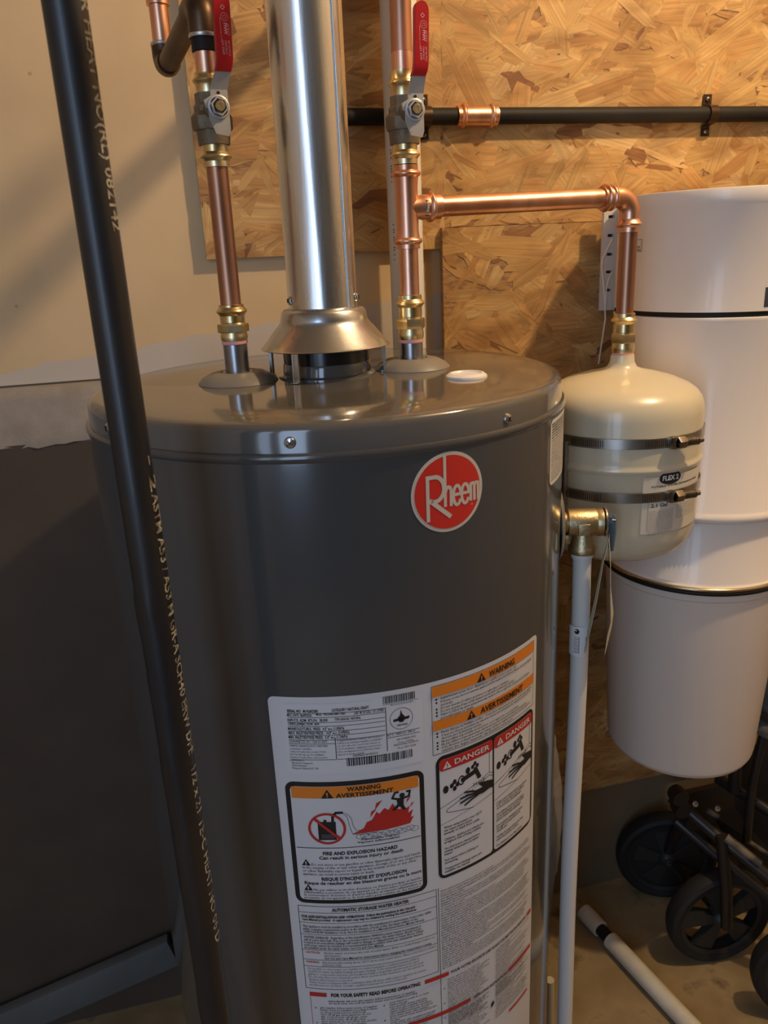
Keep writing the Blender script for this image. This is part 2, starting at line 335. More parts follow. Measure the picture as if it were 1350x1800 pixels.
# OSB panels
def osb(name, label, outline_boxes, yf, depth, seed, nper=2900):
    t = thing(name, label, 'panel', ((outline_boxes[0][0]+outline_boxes[0][1])/2, yf, outline_boxes[0][2]))
    b = B()
    for (x0, x1, z0, z1) in outline_boxes: b.box(((x0+x1)/2, yf+depth/2+0.0006, (z0+z1)/2), (x1-x0, depth, z1-z0))
    b.make('panel_core', M['osbcore'], t, smooth=0)
    rnd = random.Random(seed); v = []; f = []; col = []; uv = []
    pal = [((0.52, 0.31, 0.11), 9), ((0.55, 0.34, 0.13), 6), ((0.48, 0.27, 0.09), 7), ((0.59, 0.38, 0.16), 2.2), ((0.42, 0.215, 0.068), 2.2), ((0.27, 0.12, 0.04), 1.0), ((0.53, 0.29, 0.098), 5)]
    tot = sum(p[1] for p in pal)
    for (x0, x1, z0, z1) in outline_boxes:
        n = int(nper*(x1-x0)*(z1-z0))
        for i in range(n):
            L = rnd.uniform(0.04, 0.15); wd = rnd.uniform(0.009, 0.042)*(1 if rnd.random() < .8 else 1.4)
            if rnd.random() < 0.3: L *= .5; wd *= .6
            sliver = rnd.random() < .10
            if sliver: L = rnd.uniform(.006, .04); wd = rnd.uniform(.001, .004)
            cx, cz = rnd.uniform(x0, x1), rnd.uniform(z0, z1)
            a = rnd.gauss(0.08, 0.62)
            ca, sa = math.cos(a), math.sin(a)
            lay = rnd.random(); y = yf+0.0002-lay*0.0006; tx, tz = rnd.gauss(0, .0012), rnd.gauss(0, .0025)
            h = wd/2
            out = [(-L/2+rnd.uniform(-.1, .1)*L, -h*rnd.uniform(.2, 1)), (-L*.2, -h*rnd.uniform(.8, 1.1)), (L*.2, -h*rnd.uniform(.8, 1.1)), (L/2-rnd.uniform(0, .3)*L, -h), (L/2+rnd.uniform(-.05, .12)*L, h*rnd.uniform(-.3, .6)), (L*.3, h*rnd.uniform(.8, 1)), (-L*.25, h*rnd.uniform(.7, 1.15)), (-L/2+rnd.uniform(-.05, .2)*L, h*rnd.uniform(0, .9))]
            q = rnd.uniform(0, tot); k = 0
            for k, (c, wt) in enumerate(pal):
                q -= wt
                if q <= 0: break
            c = pal[k][0] if not sliver else (.26, .125, .045)
            s = rnd.uniform(.88, 1.1); base = len(v); ou, ov = rnd.uniform(0, 9), rnd.uniform(0, 9)
            for (p, r_) in out:
                X = min(max(cx+p*ca-r_*sa, x0), x1); Z = min(max(cz+p*sa+r_*ca, z0), z1)
                v.append(V(X, y+p*tx+r_*tz, Z)); uv.append((ou+p, ov+r_))
            f.append(tuple(range(base, base+8))[::-1] if False else tuple(range(base, base+8))); col.append((c[0]*s, c[1]*s, c[2]*s))
    mesh('wood_strands', v, f, M['strand'], t, smooth=0, colors=col, uvs=uv, kind='stuff')
    return t
osb('osb_panel', 'large oriented strand board panel on the upper wall behind the vent and valves', [(-0.109, 0.262, 1.3535, 2.1), (0.262, 1.2, 1.385, 2.1)], 0.347, 0.0125, 5)
osb('osb_panel', 'lower oriented strand board panel behind the cream tank, set right of the white tube', [(0.254, 1.2, 0.268, 1.384)], 0.336, 0.0125, 8, 2500)

# ------------------------------------------------------------------ printing on curved faces
_tc = {}
def text_tris(txt, bold=0.0, res=2):
    key = (txt, bold, res)
    if key in _tc: return _tc[key]
    cu = bpy.data.curves.new('t', 'FONT'); cu.body = txt; cu.size = 1.0; cu.resolution_u = res; cu.offset = bold; cu.fill_mode = 'FRONT'
    ob = bpy.data.objects.new('t', cu)
    me = ob.to_mesh()
    me.calc_loop_triangles()
    vs_ = [(q.co.x, q.co.y) for q in me.vertices]; tr = [[vs_[i] for i in t.vertices] for t in me.loop_triangles]
    ob.to_mesh_clear(); bpy.data.objects.remove(ob); bpy.data.curves.remove(cu)
    xs = [p[0] for t in tr for p in t] or [0, 1]
    _tc[key] = (tr, min(xs), max(xs)); return _tc[key]
class Print:
    """flat print laid on a surface; fn(u, v, h) -> world point, u, v in metres"""
    def __init__(s, fn, maxe=0.012): s.fn = fn; s.b = B(); s.maxe = maxe; s.v = []; s.f = []; s.m = []
    def tri(s, a, b, c, h, m):
        """cut into strips of constant u (the surfaces bend along u only), so neighbours share their edges"""
        st = s.maxe; lo = math.floor(min(a[0], b[0], c[0])/st+1e-9); hi = math.ceil(max(a[0], b[0], c[0])/st-1e-9)
        for k in range(lo, max(hi, lo+1)):
            P_ = [a, b, c]
            if hi-lo > 1:
                for lim, sg in ((k*st, 1), ((k+1)*st, -1)):
                    Q_ = []
                    for i in range(len(P_)):
                        p, q = P_[i], P_[(i+1) % len(P_)]; ip = (p[0]-lim)*sg >= 0; iq = (q[0]-lim)*sg >= 0
                        if ip: Q_.append(p)
                        if ip != iq: t = (lim-p[0])/(q[0]-p[0]); Q_.append((lim, p[1]+t*(q[1]-p[1])))
                    P_ = Q_
            if len(P_) < 3: continue
            n = len(s.v); s.v += [s.fn(p[0], p[1], h) for p in P_]; s.f.append(tuple(range(n, n+len(P_)))); s.m.append(m)
    def poly(s, pts, h, m):
        for t in tessellate_polygon([[V(p[0], p[1], 0) for p in pts]]): s.tri(pts[t[0]], pts[t[1]], pts[t[2]], h, m)
    def rect(s, u0, v0, u1, v1, h, m): s.poly([(u0, v0), (u1, v0), (u1, v1), (u0, v1)], h, m)
    def rrect(s, u0, v0, u1, v1, r, h, m):
        if u0 > u1: u0, u1 = u1, u0
        if v0 > v1: v0, v1 = v1, v0
        p = []
        for cx, cy, a in ((u1-r, v1-r, 0), (u0+r, v1-r, 90), (u0+r, v0+r, 180), (u1-r, v0+r, 270)):
            for k in range(6): t = math.radians(a+18*k); p.append((cx+r*math.cos(t), cy+r*math.sin(t)))
        s.poly(p, h, m)
    def circ(s, cu, cv, ru, rv, h, m, n=40, ri=None):
        if ri is None: s.poly([(cu+ru*math.cos(2*PI*k/n), cv+rv*math.sin(2*PI*k/n)) for k in range(n)], h, m)
        else:
            for k in range(n):
                a, b_ = 2*PI*k/n, 2*PI*(k+1)/n
                s.poly([(cu+ru*math.cos(a), cv+rv*math.sin(a)), (cu+ru*math.cos(b_), cv+rv*math.sin(b_)), (cu+ru*ri*math.cos(b_), cv+rv*ri*math.sin(b_)), (cu+ru*ri*math.cos(a), cv+rv*ri*math.sin(a))], h, m)
    def line(s, pts, wd, h, m, closed=False):
        if closed: pts = pts+[pts[0]]
        for a, b_ in zip(pts, pts[1:]):
            dx, dy = b_[0]-a[0], b_[1]-a[1]; L = math.hypot(dx, dy)
            if L < 1e-7: continue
            nx, ny = -dy/L*wd/2, dx/L*wd/2; ex, ey = dx/L*wd/3, dy/L*wd/3
            s.poly([(a[0]-ex+nx, a[1]-ey+ny), (b_[0]+ex+nx, b_[1]+ey+ny), (b_[0]+ex-nx, b_[1]+ey-ny), (a[0]-ex-nx, a[1]-ey-ny)], h, m)
    def text(s, txt, u0, v0, u1, hgt, h, m, bold=0.0, res=2, rot=0.0, slant=0.0, center=False):
        """fit the text between u0 and u1 (baseline v0), capital height hgt; rot turns it about the start"""
        tr, a, b_ = text_tris(txt, bold, res)
        sy = hgt/0.70; sx = (u1-u0)/(b_-a) if u1 is not None else sy
        c, q = math.cos(rot), math.sin(rot)
        for t in tr:
            P_ = []
            for x, y in t:
                X = (x-a)*sx+y*sy*slant; Y = y*sy; P_.append((u0+X*c-Y*q, v0+X*q+Y*c))
            s.tri(*P_, h, m)
        return sx*(b_-a)
    def lines(s, txts, u0, v0, u1, pitch, hgt, h, m, bold=0.0, ref=None):
        """a ragged paragraph: the longest line spans u0..u1"""
        mx = max(text_tris(t, bold, 1)[2]-text_tris(t, bold, 1)[1] for t in txts if t)
        for i, t in enumerate(txts):
            if not t: continue
            tr, a, b_ = text_tris(t, bold, 1)
            s.text(t, u0, v0-i*pitch, u0+(u1-u0)*(b_-a)/mx, hgt, h, m, bold, 1)
    def make(s, name, mats, parent, **k): return mesh(name, s.v, s.f, mats, parent, smooth=0, mids=s.m, **k)

# ------------------------------------------------------------------ WATER HEATER (origin of the scene's plan)
RJ = 0.267
wh = thing('water_heater', 'dark grey cylindrical gas water heater with red round badge and white warning labels', 'water heater', (0, 0, 0))
b = B().lathe([(0, 0.03), (RJ-.012, 0.03), (RJ-.002, 0.034), (RJ, 0.05), (RJ, 1.1862), (RJ+0.0008, 1.1872), (RJ+.0020, 1.1895), (RJ+.0018, 1.1925), (RJ, 1.1948), (RJ-.003, 1.1952), (RJ-.006, 1.194)], seg=160)
b.make('jacket', M['jacket'], wh)
b = B().lathe([(0.2625, 1.186), (0.2650, 1.1905), (0.2650, 1.1945), (0.2640, 1.2120), (0.2625, 1.2165), (0.2590, 1.2195), (0.254, 1.2205), (0.20, 1.2215), (0, 1.2222)], seg=160)
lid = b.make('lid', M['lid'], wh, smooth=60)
def screw(parent, p, n, r=0.0048, name='screw', mat=None):
    n = Vector(n).normalized(); b = B().lathe([(r, 0), (r, 0.0008), (r*.85, 0.0022), (r*.45, 0.0032), (0, 0.0034)], p, n, 16)
    a = n.orthogonal().normalized(); c = n.cross(a)
    b2 = mesh  # cross recess
    o = b.make(name, mat or M['zinc'], parent)
    q = B()
    for d, e in ((a, c), (c, a)): q.box(Vector(p)+n*0.0034, (r*1.0, r*.22, .0006), (d, e, n))
    q.make('recess', M['ink'], o, smooth=0)
    return o
for px, py in ((192, 752), (510, 778), (891, 736)):
    a, z = CY(px, py, R=0.2642); screw(lid, (0.2642*math.cos(a), .2642*math.sin(a), z), (math.cos(a), math.sin(a), 0), .0052)
# four feet
for k in range(4):
    a = math.radians(45+90*k); B().lathe([(0.016, 0), (0.016, 0.004), (0.011, .008), (.011, .036)], (0.2*math.cos(a), .2*math.sin(a), 0), seg=20).make('foot', M['blackmatte'], wh)
# flue boss and black collar
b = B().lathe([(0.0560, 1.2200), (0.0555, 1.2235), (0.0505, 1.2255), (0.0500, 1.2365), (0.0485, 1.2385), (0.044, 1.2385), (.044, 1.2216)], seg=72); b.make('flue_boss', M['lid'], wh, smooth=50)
b = B().lathe([(0.0490, 1.232), (0.0492, 1.2555), (0.0475, 1.2565), (0.0455, 1.255), (0.0455, 1.225)], seg=72); b.make('flue_collar', M['black'], wh, smooth=50)
# nipples, grommets
for sx, lb in ((-1, 'hot'), (1, 'cold')):
    x = .1016*sx
    g = B().lathe([(0.0445, 1.2205), (0.0445, 1.2225), (0.040, 1.2275), (0.030, 1.2325), (0.022, 1.2340), (.0185, 1.2335), (.0185, 1.222)], (x, 0, 0), seg=56).make('pipe_grommet', M['greyplastic'], wh, smooth=40)
    z1 = zat(x, 0, 612 if sx < 0 else 600)
    B().lathe([(.0175, 1.222), (.0175, 1.2335), (0.0133, 1.2336), (0.0133, z1+.01)], (x, 0, 0), seg=32).make('steel_nipple', M['nipple'], wh, smooth=40)
# anode port cap
p = W(820, 660, z=1.223)
B().lathe([(0.0225, 1.2212), (0.0220, 1.2235), (0.0185, 1.2262), (0.0165, 1.2262), (0.0150, 1.2245), (0, 1.2245)], (p.x, p.y, 0), seg=40).make('port_cap', M['whiteplastic'], wh, smooth=40, label='white plastic cap')

def tank_fn(u, v, h):                      # u = arc length from angle 0, v = height
    a = u/RJ; r = RJ+h; return V(r*math.cos(a), r*math.sin(a), v)
def TU(px, py): a, z = CY(px, py); return a*RJ, z
def TX(px, v):                             # arc length on the jacket at height v seen at column px
    lo, hi = math.radians(-150), math.radians(-32)
    for _ in range(36):
        m_ = (lo+hi)/2
        if PX((RJ*math.cos(m_), RJ*math.sin(m_), v))[0] < px: lo = m_
        else: hi = m_
    return lo*RJ
E0 = .0003
# -- round badge
c_u = math.radians(-77.7)*RJ; c_v = 1.1472; rb = 0.0372
pr = Print(tank_fn, .005)
pr.circ(c_u, c_v, rb, rb, E0, 0, 64); pr.circ(c_u, c_v, rb*.915, rb*.915, E0*2, 1, 64)
badge = pr.make('round_badge', [M['logocream'], M['logored']], wh, label='round red badge with cream rim and lettering')
pr = Print(tank_fn, .005)
def S(x, y): return (c_u+x*rb, c_v+y*rb)   # unit coordinates in the badge
h3 = E0*3
pr.poly([S(-.62, .48), S(-.53, .48), S(-.53, -.66), S(-.62, -.66)], h3, 0)                      # R stem
bowl = [(-.62, .43, .0)]
def curve_line(pts, wd): pr.line([S(*p) for p in pts], wd*rb, h3, 0)
curve_line([(-.58, .435)]+[(-.38+.24*math.cos(t), .13+.305*math.sin(t)) for t in [PI/2-PI*i/14 for i in range(15)]]+[(-.52, -.16)], .10)
curve_line([(-.50, -.15), (.015, -.60)], .11)                                                 # R leg
pr.poly([S(-.15, .93), S(-.07, .93), S(-.07, -.35), S(-.15, -.35)], h3, 0)                      # tall h
curve_line([(-.09, .05)]+[(-.02+.075*math.cos(t), .03+.10*math.sin(t)) for t in [PI*.8-PI*.8*i/8 for i in range(9)]]+[(.055, -.33)], .085)
def e_glyph(cx):
    pts = [(cx-.095, -.09), (cx+.095, -.09)]+[(cx+.105*math.cos(t), -.11+.24*math.sin(t)) for t in [0.1+(PI*1.78)*i/22 for i in range(23)]]
    curve_line(pts, .078)
e_glyph(.225); e_glyph(.46)
for x in (.625, .735, .855):
    pr.poly([S(x-.04, .13), S(x+.04, .13), S(x+.04, -.33), S(x-.04, -.33)], h3, 0)
curve_line([(.63, .05), (.66, .115), (.70, .115), (.735, .06)], .07); curve_line([(.745, .05), (.775, .115), (.82, .115), (.855, .06)], .07)
pr.circ(c_u+.66*rb, c_v-.42*rb, .022*rb, .022*rb, h3, 0, 14, .6)
pr.make('lettering', [M['logocream']], badge)

# -- big white label
lab_mats = [M['sticker'], M['ink'], M['orange'], M['redink'], M['inkgrey'], M['stickerw'], M['bluegrey']]
pr = Print(tank_fn, .005)
ul, zt = TU(470, 1225); ur = TU(943, 1110)[0]; zt = 0.9605; zb = 0.355; 
pr.rrect(ul, zb, ur, zt, .006, E0, 0)
warn = pr.make('warning_label', lab_mats, wh, label='tall white label printed with ratings, warnings and instructions')
pr = Print(tank_fn, .005)
def RV(px, py): return CY(px, py)[1]
H1, H2, H3 = E0*2, E0*3, E0*4
def trow(txt, px, py, px1, hp, mat=1, bold=0.0, res=2, h=H3):
    u, v_ = TU(px, py); u1 = TX(px1, v_); hh = RV(px, py-hp)-v_
    pr.text(txt, u, v_, u1, hh, h, mat, bold, res)
def hrule(px, py, px1, wd=.0005, mat=1, h=H2):
    u, v_ = TU(px, py); pr.rect(u, v_-wd/2, TX(px1, v_), v_+wd/2, h, mat)
# rating plate (inner sticker)
u0, v0 = TU(494, 1236); u1 = TX(742, v0); vb = RV(503, 1358)
pr.rrect(u0, vb, u1, v0, .004, H1, 5)
trow('SERIAL NO.  M142602585', 505, 1251, 559, 5, bold=.02)
trow('CATEGORY I NATURAL DRAFT', 583, 1250, 648, 5, bold=.02)
hrule(505, 1253, 677)
trow('MFG. DATE  06APR2026', 505, 1258, 548, 4.5, bold=.01); trow('MOD.  PROG40S-38N CN62', 556, 1257, 607, 4.5, bold=.01); trow('CAP. 40 US GAL / 151 LITRES', 622, 1255, 674, 4.5, bold=.01)
hrule(506, 1260, 677)
trow('INPUT/S. ADM  BTU/H.  38,000', 506, 1267, 576, 5, bold=.01); trow('TYPE GAS/GAZ  NATURAL', 588, 1266, 634, 4.5, bold=.01)
hrule(506, 1269, 677)
trow('ORIFICE/INJECTEUR  #34', 507, 1273, 561, 4.5, bold=.01); hrule(507, 1275.5, 677)
trow('MANIFOLD/TUBUL. PRESS.  4.0" w.c. (1.00kPa)', 507, 1282, 605, 5, bold=.01); hrule(507, 1284, 677)
trow('MAX. INLET/ENTREE PRESS.  14.0" w.c. (3.49kPa)', 508, 1289.5, 614, 5, bold=.01); hrule(508, 1291.5, 677)
trow('MIN. INLET/ENTREE PRESS.  5.0" w.c. (1.24kPa)', 508, 1297, 611, 5, bold=.01); hrule(508, 1299.5, 677)
trow('CGA/ANSI Z21.10.1 - CSA 4.1-2019', 509, 1304, 575, 4, 4); hrule(508, 1306, 589)
for i, t in enumerate(['MINIMUM CLEARANCES FROM COMBUSTIBLE', 'construction/to combustibles:', '1 sides (0.0 mm) sides, 2 rear, 0 front', 'and 12 in (30 cm) top. For installation', 'clearance, 0 inches floor, and access for', 'maintenance.']):
    trow(t, 510, 1311+5*i, [576, 548, 573, 570, 576, 536][i], 3.2, 4, res=1)
for i, t in enumerate(['Degagements minimaux a maintenir entre les parois et', 'le plafond ou les constructions combustibles ou incombustible', '1 po (2.5 cm) cotes, 0 po (0 cm) l arriere, et', '0 po (0 cm) plancher, degagement a prevoir pour le', 'service, un degagement de 2 pi (75.8 cm) au devant', 'requis pour un entretien convenable']):
    trow(t, 593, 1302+5*i, [672, 670, 668, 670, 668, 640][i], 3.2, 4, res=1)
trow('ASSEMBLED IN MEXICO', 620, 1329, 664, 3.5)
hrule(513, 1334, 680)
for px, ya, yb in ((589, 1296, 1333), (677, 1243, 1320)):
    v_a = RV(px, ya); u_ = TX(px, v_a); pr.rect(u_-.00035, RV(px, yb), u_+.00035, v_a, H2, 1)
hrule(679, 1290, 737); hrule(679, 1297, 737)
trow('ALT. 0 - 10000 ft (0 - 3000 m)', 680, 1294, 729, 4)
for i, t in enumerate(['MAX. WORKING PRESS.', '150 psi / 1034 kPa', 'PRESSION MAX. DE SERVICE', '300 psi TEST / ESSAI']):
    trow(t, [697, 699, 692, 698][i], 1301+5*i, [731, 726, 735, 730][i], 3.4, 4, res=1)
for i, t in enumerate(['Rheem Sales Company, Inc.', 'Water Heating Division', 'Montgomery, Alabama 36117, USA']): trow(t, 514, 1341+4.6*i, [551, 540, 560][i], 3.2, 1, res=1)
rnd = random.Random(4)
def barcode(px0, px1, py, hp, dens):
    u, v_ = TU(px0, py); u1_ = TX(px1, v_); hh = RV(px0, py-hp)-v_; x = u
    while x < u1_:
        wbar = rnd.choice([.0004, .0007, .0011, .0014])*dens; pr.rect(x, v_, min(x+wbar, u1_), v_+hh, H2, 1); x += wbar+rnd.choice([.0005, .0008, .0010])*dens
barcode(673, 729, 1237, 13, .8); barcode(610, 725, 1346, 14, 1.0)
trow('Electronics & Safety Label', 686, 1240, 725, 2.6, 1, res=1); hrule(672, 1239, 735, .0003)
# certification mark: flame over a bar in an oval
cu_, cv_ = TU(705, 1262); ru_ = TX(725, cv_)-cu_; rv_ = RV(705, 1243)-cv_
pr.circ(cu_, cv_, ru_, rv_, H2, 1, 40, .96)
pr.poly([(cu_-.3*ru_, cv_-.1*rv_), (cu_-.32*ru_, cv_+.1*rv_), (cu_-.12*ru_, cv_+.3*rv_), (cu_-.02*ru_, cv_+.82*rv_), (cu_+.08*ru_, cv_+.45*rv_), (cu_+.3*ru_, cv_+.15*rv_), (cu_+.32*ru_, cv_-.1*rv_), (cu_+.15*ru_, cv_-.34*rv_), (cu_-.15*ru_, cv_-.34*rv_)], H2, 1)
pr.poly([(cu_-.72*ru_, cv_-.22*rv_), (cu_-.66*ru_, cv_+.02*rv_), (cu_+.74*ru_, cv_+.14*rv_), (cu_+.66*ru_, cv_-.12*rv_)], H2, 1)
trow('CERTIFIED', 697, 1276, 716, 3, 1, .02)
# hazard box
u0, v0 = TU(500, 1372); u1 = TX(744, v0); vb = RV(527, 1585)
pr.rrect(u0, vb, u1, v0, .009, H1, 1); g = .0050
pr.rrect(u0+g, vb+g, u1-g, v0-g, .005, H2, 0)
def Hb(s_, t_): return (u0+(u1-u0)*s_, v0+(vb-v0)*t_)       # s 0..1 across, t 0..1 down
a, b_ = Hb(.045, .035), Hb(.955, .125); pr.rect(a[0], b_[1], b_[0], a[1], H3, 2)
def tri_sign(cu, cv, sz, m=1, m2=0, h=E0*5):
    pr.poly([(cu-sz*.58, cv), (cu+sz*.58, cv), (cu, cv+sz)], h, m)
    pr.poly([(cu-sz*.06, cv+sz*.30), (cu+sz*.06, cv+sz*.30), (cu+sz*.09, cv+sz*.66), (cu-sz*.09, cv+sz*.66)], h+E0, m2)
    pr.circ(cu, cv+sz*.18, sz*.07, sz*.07, h+E0, m2, 10)
def Ht(txt, s0, t0, s1, hh, mat=1, bold=.0, res=2): a = Hb(s0, t0); pr.text(txt, a[0], a[1], Hb(s1, t0)[0], hh, E0*5, mat, bold, res)
a = Hb(.30, .124); tri_sign(a[0], a[1], .0105, 1, 2)
Ht('WARNING', .44, .075, .68, .0048, 1, .03); Ht('AVERTISSEMENT', .36, .121, .77, .0048, 1, .03)
# prohibited fuel can
cx, cy_ = Hb(.28, .365); R_ = .0188
pr.poly([(cx-.009, cy_+.008), (cx+.009, cy_+.008), (cx+.009, cy_-.014), (cx-.009, cy_-.014)], H3, 1)
pr.rect(cx-.003, cy_+.008, cx, cy_+.0105, H3, 1); pr.rect(cx-.006, cy_-.012, cx+.007, cy_-.0065, E0*5, 4)
pr.line([(cx+.006, cy_+.007), (cx+.0065, cy_+.015), (cx+.010, cy_+.0185), (cx+.016, cy_+.0185)], .0028, H3, 1)
pr.circ(cx, cy_, R_, R_, E0*6, 3, 48, .87); d_ = R_*.64; pr.line([(cx-d_, cy_+d_), (cx+d_, cy_-d_)], .0030, E0*6, 3)
# pouring vapour, flames, figure
pr.line([(cx+.017, cy_+.018), (cx+.021, cy_+.012), (cx+.0225, cy_+.002), (cx+.025, cy_-.008), (cx+.034, cy_-.0095), (cx+.05, cy_-.0085)], .0004, H3, 4)
pr.line([(cx+.019, cy_+.018), (cx+.0245, cy_+.012), (cx+.026, cy_+.002), (cx+.029, cy_-.004), (cx+.04, cy_-.0045)], .0004, H3, 4)
x0_, y0_ = Hb(.455, .42)
FL = [(0, 0), (.014, .006), (.018, .013), (.024, .015), (.030, .024), (.033, .021), (.039, .027), (.044, .024), (.049, .031), (.053, .024), (.058, .022), (.062, .029), (.063, .021), (.069, .024), (.067, .016), (.073, .019), (.070, .010), (.074, .011), (.069, .003), (.04, .001)]
pr.poly([(x0_+p_[0]*.86, y0_+p_[1]) for p_ in FL], H3, 3)
for fx, fy, s_ in ((.019, .018, .8), (.024, .026, .9), (.056, .028, .6), (.060, .022, .5)):
    pr.poly([(x0_+fx, y0_+fy), (x0_+fx+.002*s_, y0_+fy+.009*s_), (x0_+fx+.009*s_, y0_+fy+.012*s_), (x0_+fx+.004*s_, y0_+fy+.005*s_)], H3, 3)
fx, fy = x0_+.049, y0_+.033
pr.circ(fx+.003, fy+.0055, .0028, .0028, E0*5, 1, 18)
pr.poly([(fx-.003, fy+.003), (fx+.005, fy+.003), (fx+.004, fy-.006), (fx+.007, fy-.012), (fx+.004, fy-.012), (fx, fy-.007), (fx-.005, fy-.011), (fx-.008, fy-.010), (fx-.002, fy-.004)], E0*5, 1)
pr.line([(fx-.002, fy+.002), (fx-.007, fy+.004), (fx-.004, fy+.010), (fx-.001, fy+.010)], .0022, E0*5, 1)
pr.line([(fx+.004, fy+.002), (fx+.010, fy+.003), (fx+.011, fy+.009), (fx+.008, fy+.009)], .0022, E0*5, 1)
for k in range(14):
    t = k/13; pr.circ(x0_+.008+.056*t, y0_-.0035+.0012*math.sin(k*2.3), .0042, .0030, H3, 4, 16, .9)
Ht('Flammable Vapors', .52, .475, .80, .0023, 4, .02, 1); Ht('Vapeurs inflammables', .49, .497, .80, .0023, 4, .02, 1)
a, b_ = Hb(.045, .525), Hb(.96, .525); pr.rect(a[0], a[1]-.0004, b_[0], a[1]+.0004, H3, 1)
Ht('FIRE AND EXPLOSION HAZARD', .235, .582, .78, .0040, 1, .03); Ht('Can result in serious injury or death', .205, .618, .82, .0038, 1, .02)
a = Hb(.105, .672); tri_sign(a[0], a[1], .0078)
for i, (t, s1) in enumerate((('Do not store or use gasoline or other flammable vapors and liquids', .95), ('in the vicinity of this or any other appliance. Storage of or use of gasoline', .955), ('or other flammable vapors or liquids in the vicinity of this or any other', .92), ('appliance can result in serious injury or death.', .60))):
    Ht(t, .145 if i == 0 else .075, .672+.027*i, s1, .0030, 1, .0, 1)
Ht('RISQUE D\'INCENDIE ET D\'EXPLOSION', .21, .797, .84, .0040, 1, .03); Ht('Risque de resulter en des blessures graves ou la mort', .08, .832, .955, .0038, 1, .02)
a = Hb(.105, .885); tri_sign(a[0], a[1], .0078)
for i, (t, s1) in enumerate((('Ne pas utiliser ni stocker d\'essence ou d\'autres produits et liquides', .955), ('inflammables a proximite de cet appareil ou de tout autre. L\'utilisation ou', .955), ('la conservation d\'essence et d\'autres liquides et vapeurs inflammables a', .945), ('proximite de cet appareil ou de tout autre peut resulter en des blessures', .955), ('graves ou la mort.', .30))):
    Ht(t, .145 if i == 0 else .07, .885+.0235*i, s1, .0027, 1, .0, 1)
# right: warning / avertissement box
u0, v0 = TU(757, 1206); u1 = TX(938, v0)-.001; vb = RV(764, 1327); v0 -= .0008
pr.line([(u0, v0), (u1, v0), (u1, vb), (u0, vb)], .0005, H2, 1, True)
def bx(t0, t1, m): a, b2 = Hb(0.005, t0), Hb(.995, t1); pr.rect(a[0], b2[1], b2[0], a[1], H3-E0*.5, m)
bx(.008, .155, 2); bx(.50, .645, 2)
a = Hb(.40, .148); tri_sign(a[0], a[1], .0095, 1, 2); a = Hb(.31, .635); tri_sign(a[0], a[1], .0095, 1, 2)
Ht('WARNING', .47, .135, .735, .0068, 1, .02); Ht('AVERTISSEMENT', .39, .620, .84, .0068, 1, .02)
tx = [('Sealed burner access door - Removal by a qualified service person only.', .76), ('If burner access door is removed, gasket must be replaced and all four flanges resecured ignited', .96), ('securely.', .16), ('Do not operate if rubber grommet or sight glass is damaged.', .67), ('Do not operate if any of the burner access door screws are missing.', .73), ('Failure to follow the above instructions may result in a fire or explosion, causing property damage,', .93), ('personal injury or death.', .33)]
for i, (t, s1) in enumerate(tx): Ht(t, .065, .205+.047*i, s1, .0027, 1, .01, 1)
for i in (0, 1, 3, 4, 5): a = Hb(.035, .195+.047*i); pr.circ(a[0], a[1], .0011, .0011, H3, 1, 10)
tx = [('Porte d\'acces au bruleur scellee - Ouverture uniquement par un technicien qualifie.', .97), ('Si la porte d\'acces au bruleur est deposee, il peut etre necessaire de remplacer le joint et de', .95), ('devront etre fermement serrees.', .40), ('Ne pas utiliser si la rondelle en caoutchouc ou le regard vitre est endommage.', .79), ('Ne pas utiliser si l\'une quelconque des vis de la porte d\'acces au bruleur est manquante.', .90), ('Si les directives ci-dessus ne sont pas suivies, il peut en resulter un incendie ou une explosion', .95), ('causant des degats materiels, des blessures ou la mort.', .72)]
for i, (t, s1) in enumerate(tx): Ht(t, .065, .700+.0455*i, s1, .0026, 1, .01, 1)
for i in (0, 1, 3, 4, 5): a = Hb(.035, .690+.0455*i); pr.circ(a[0], a[1], .0011, .0011, H3, 1, 10)
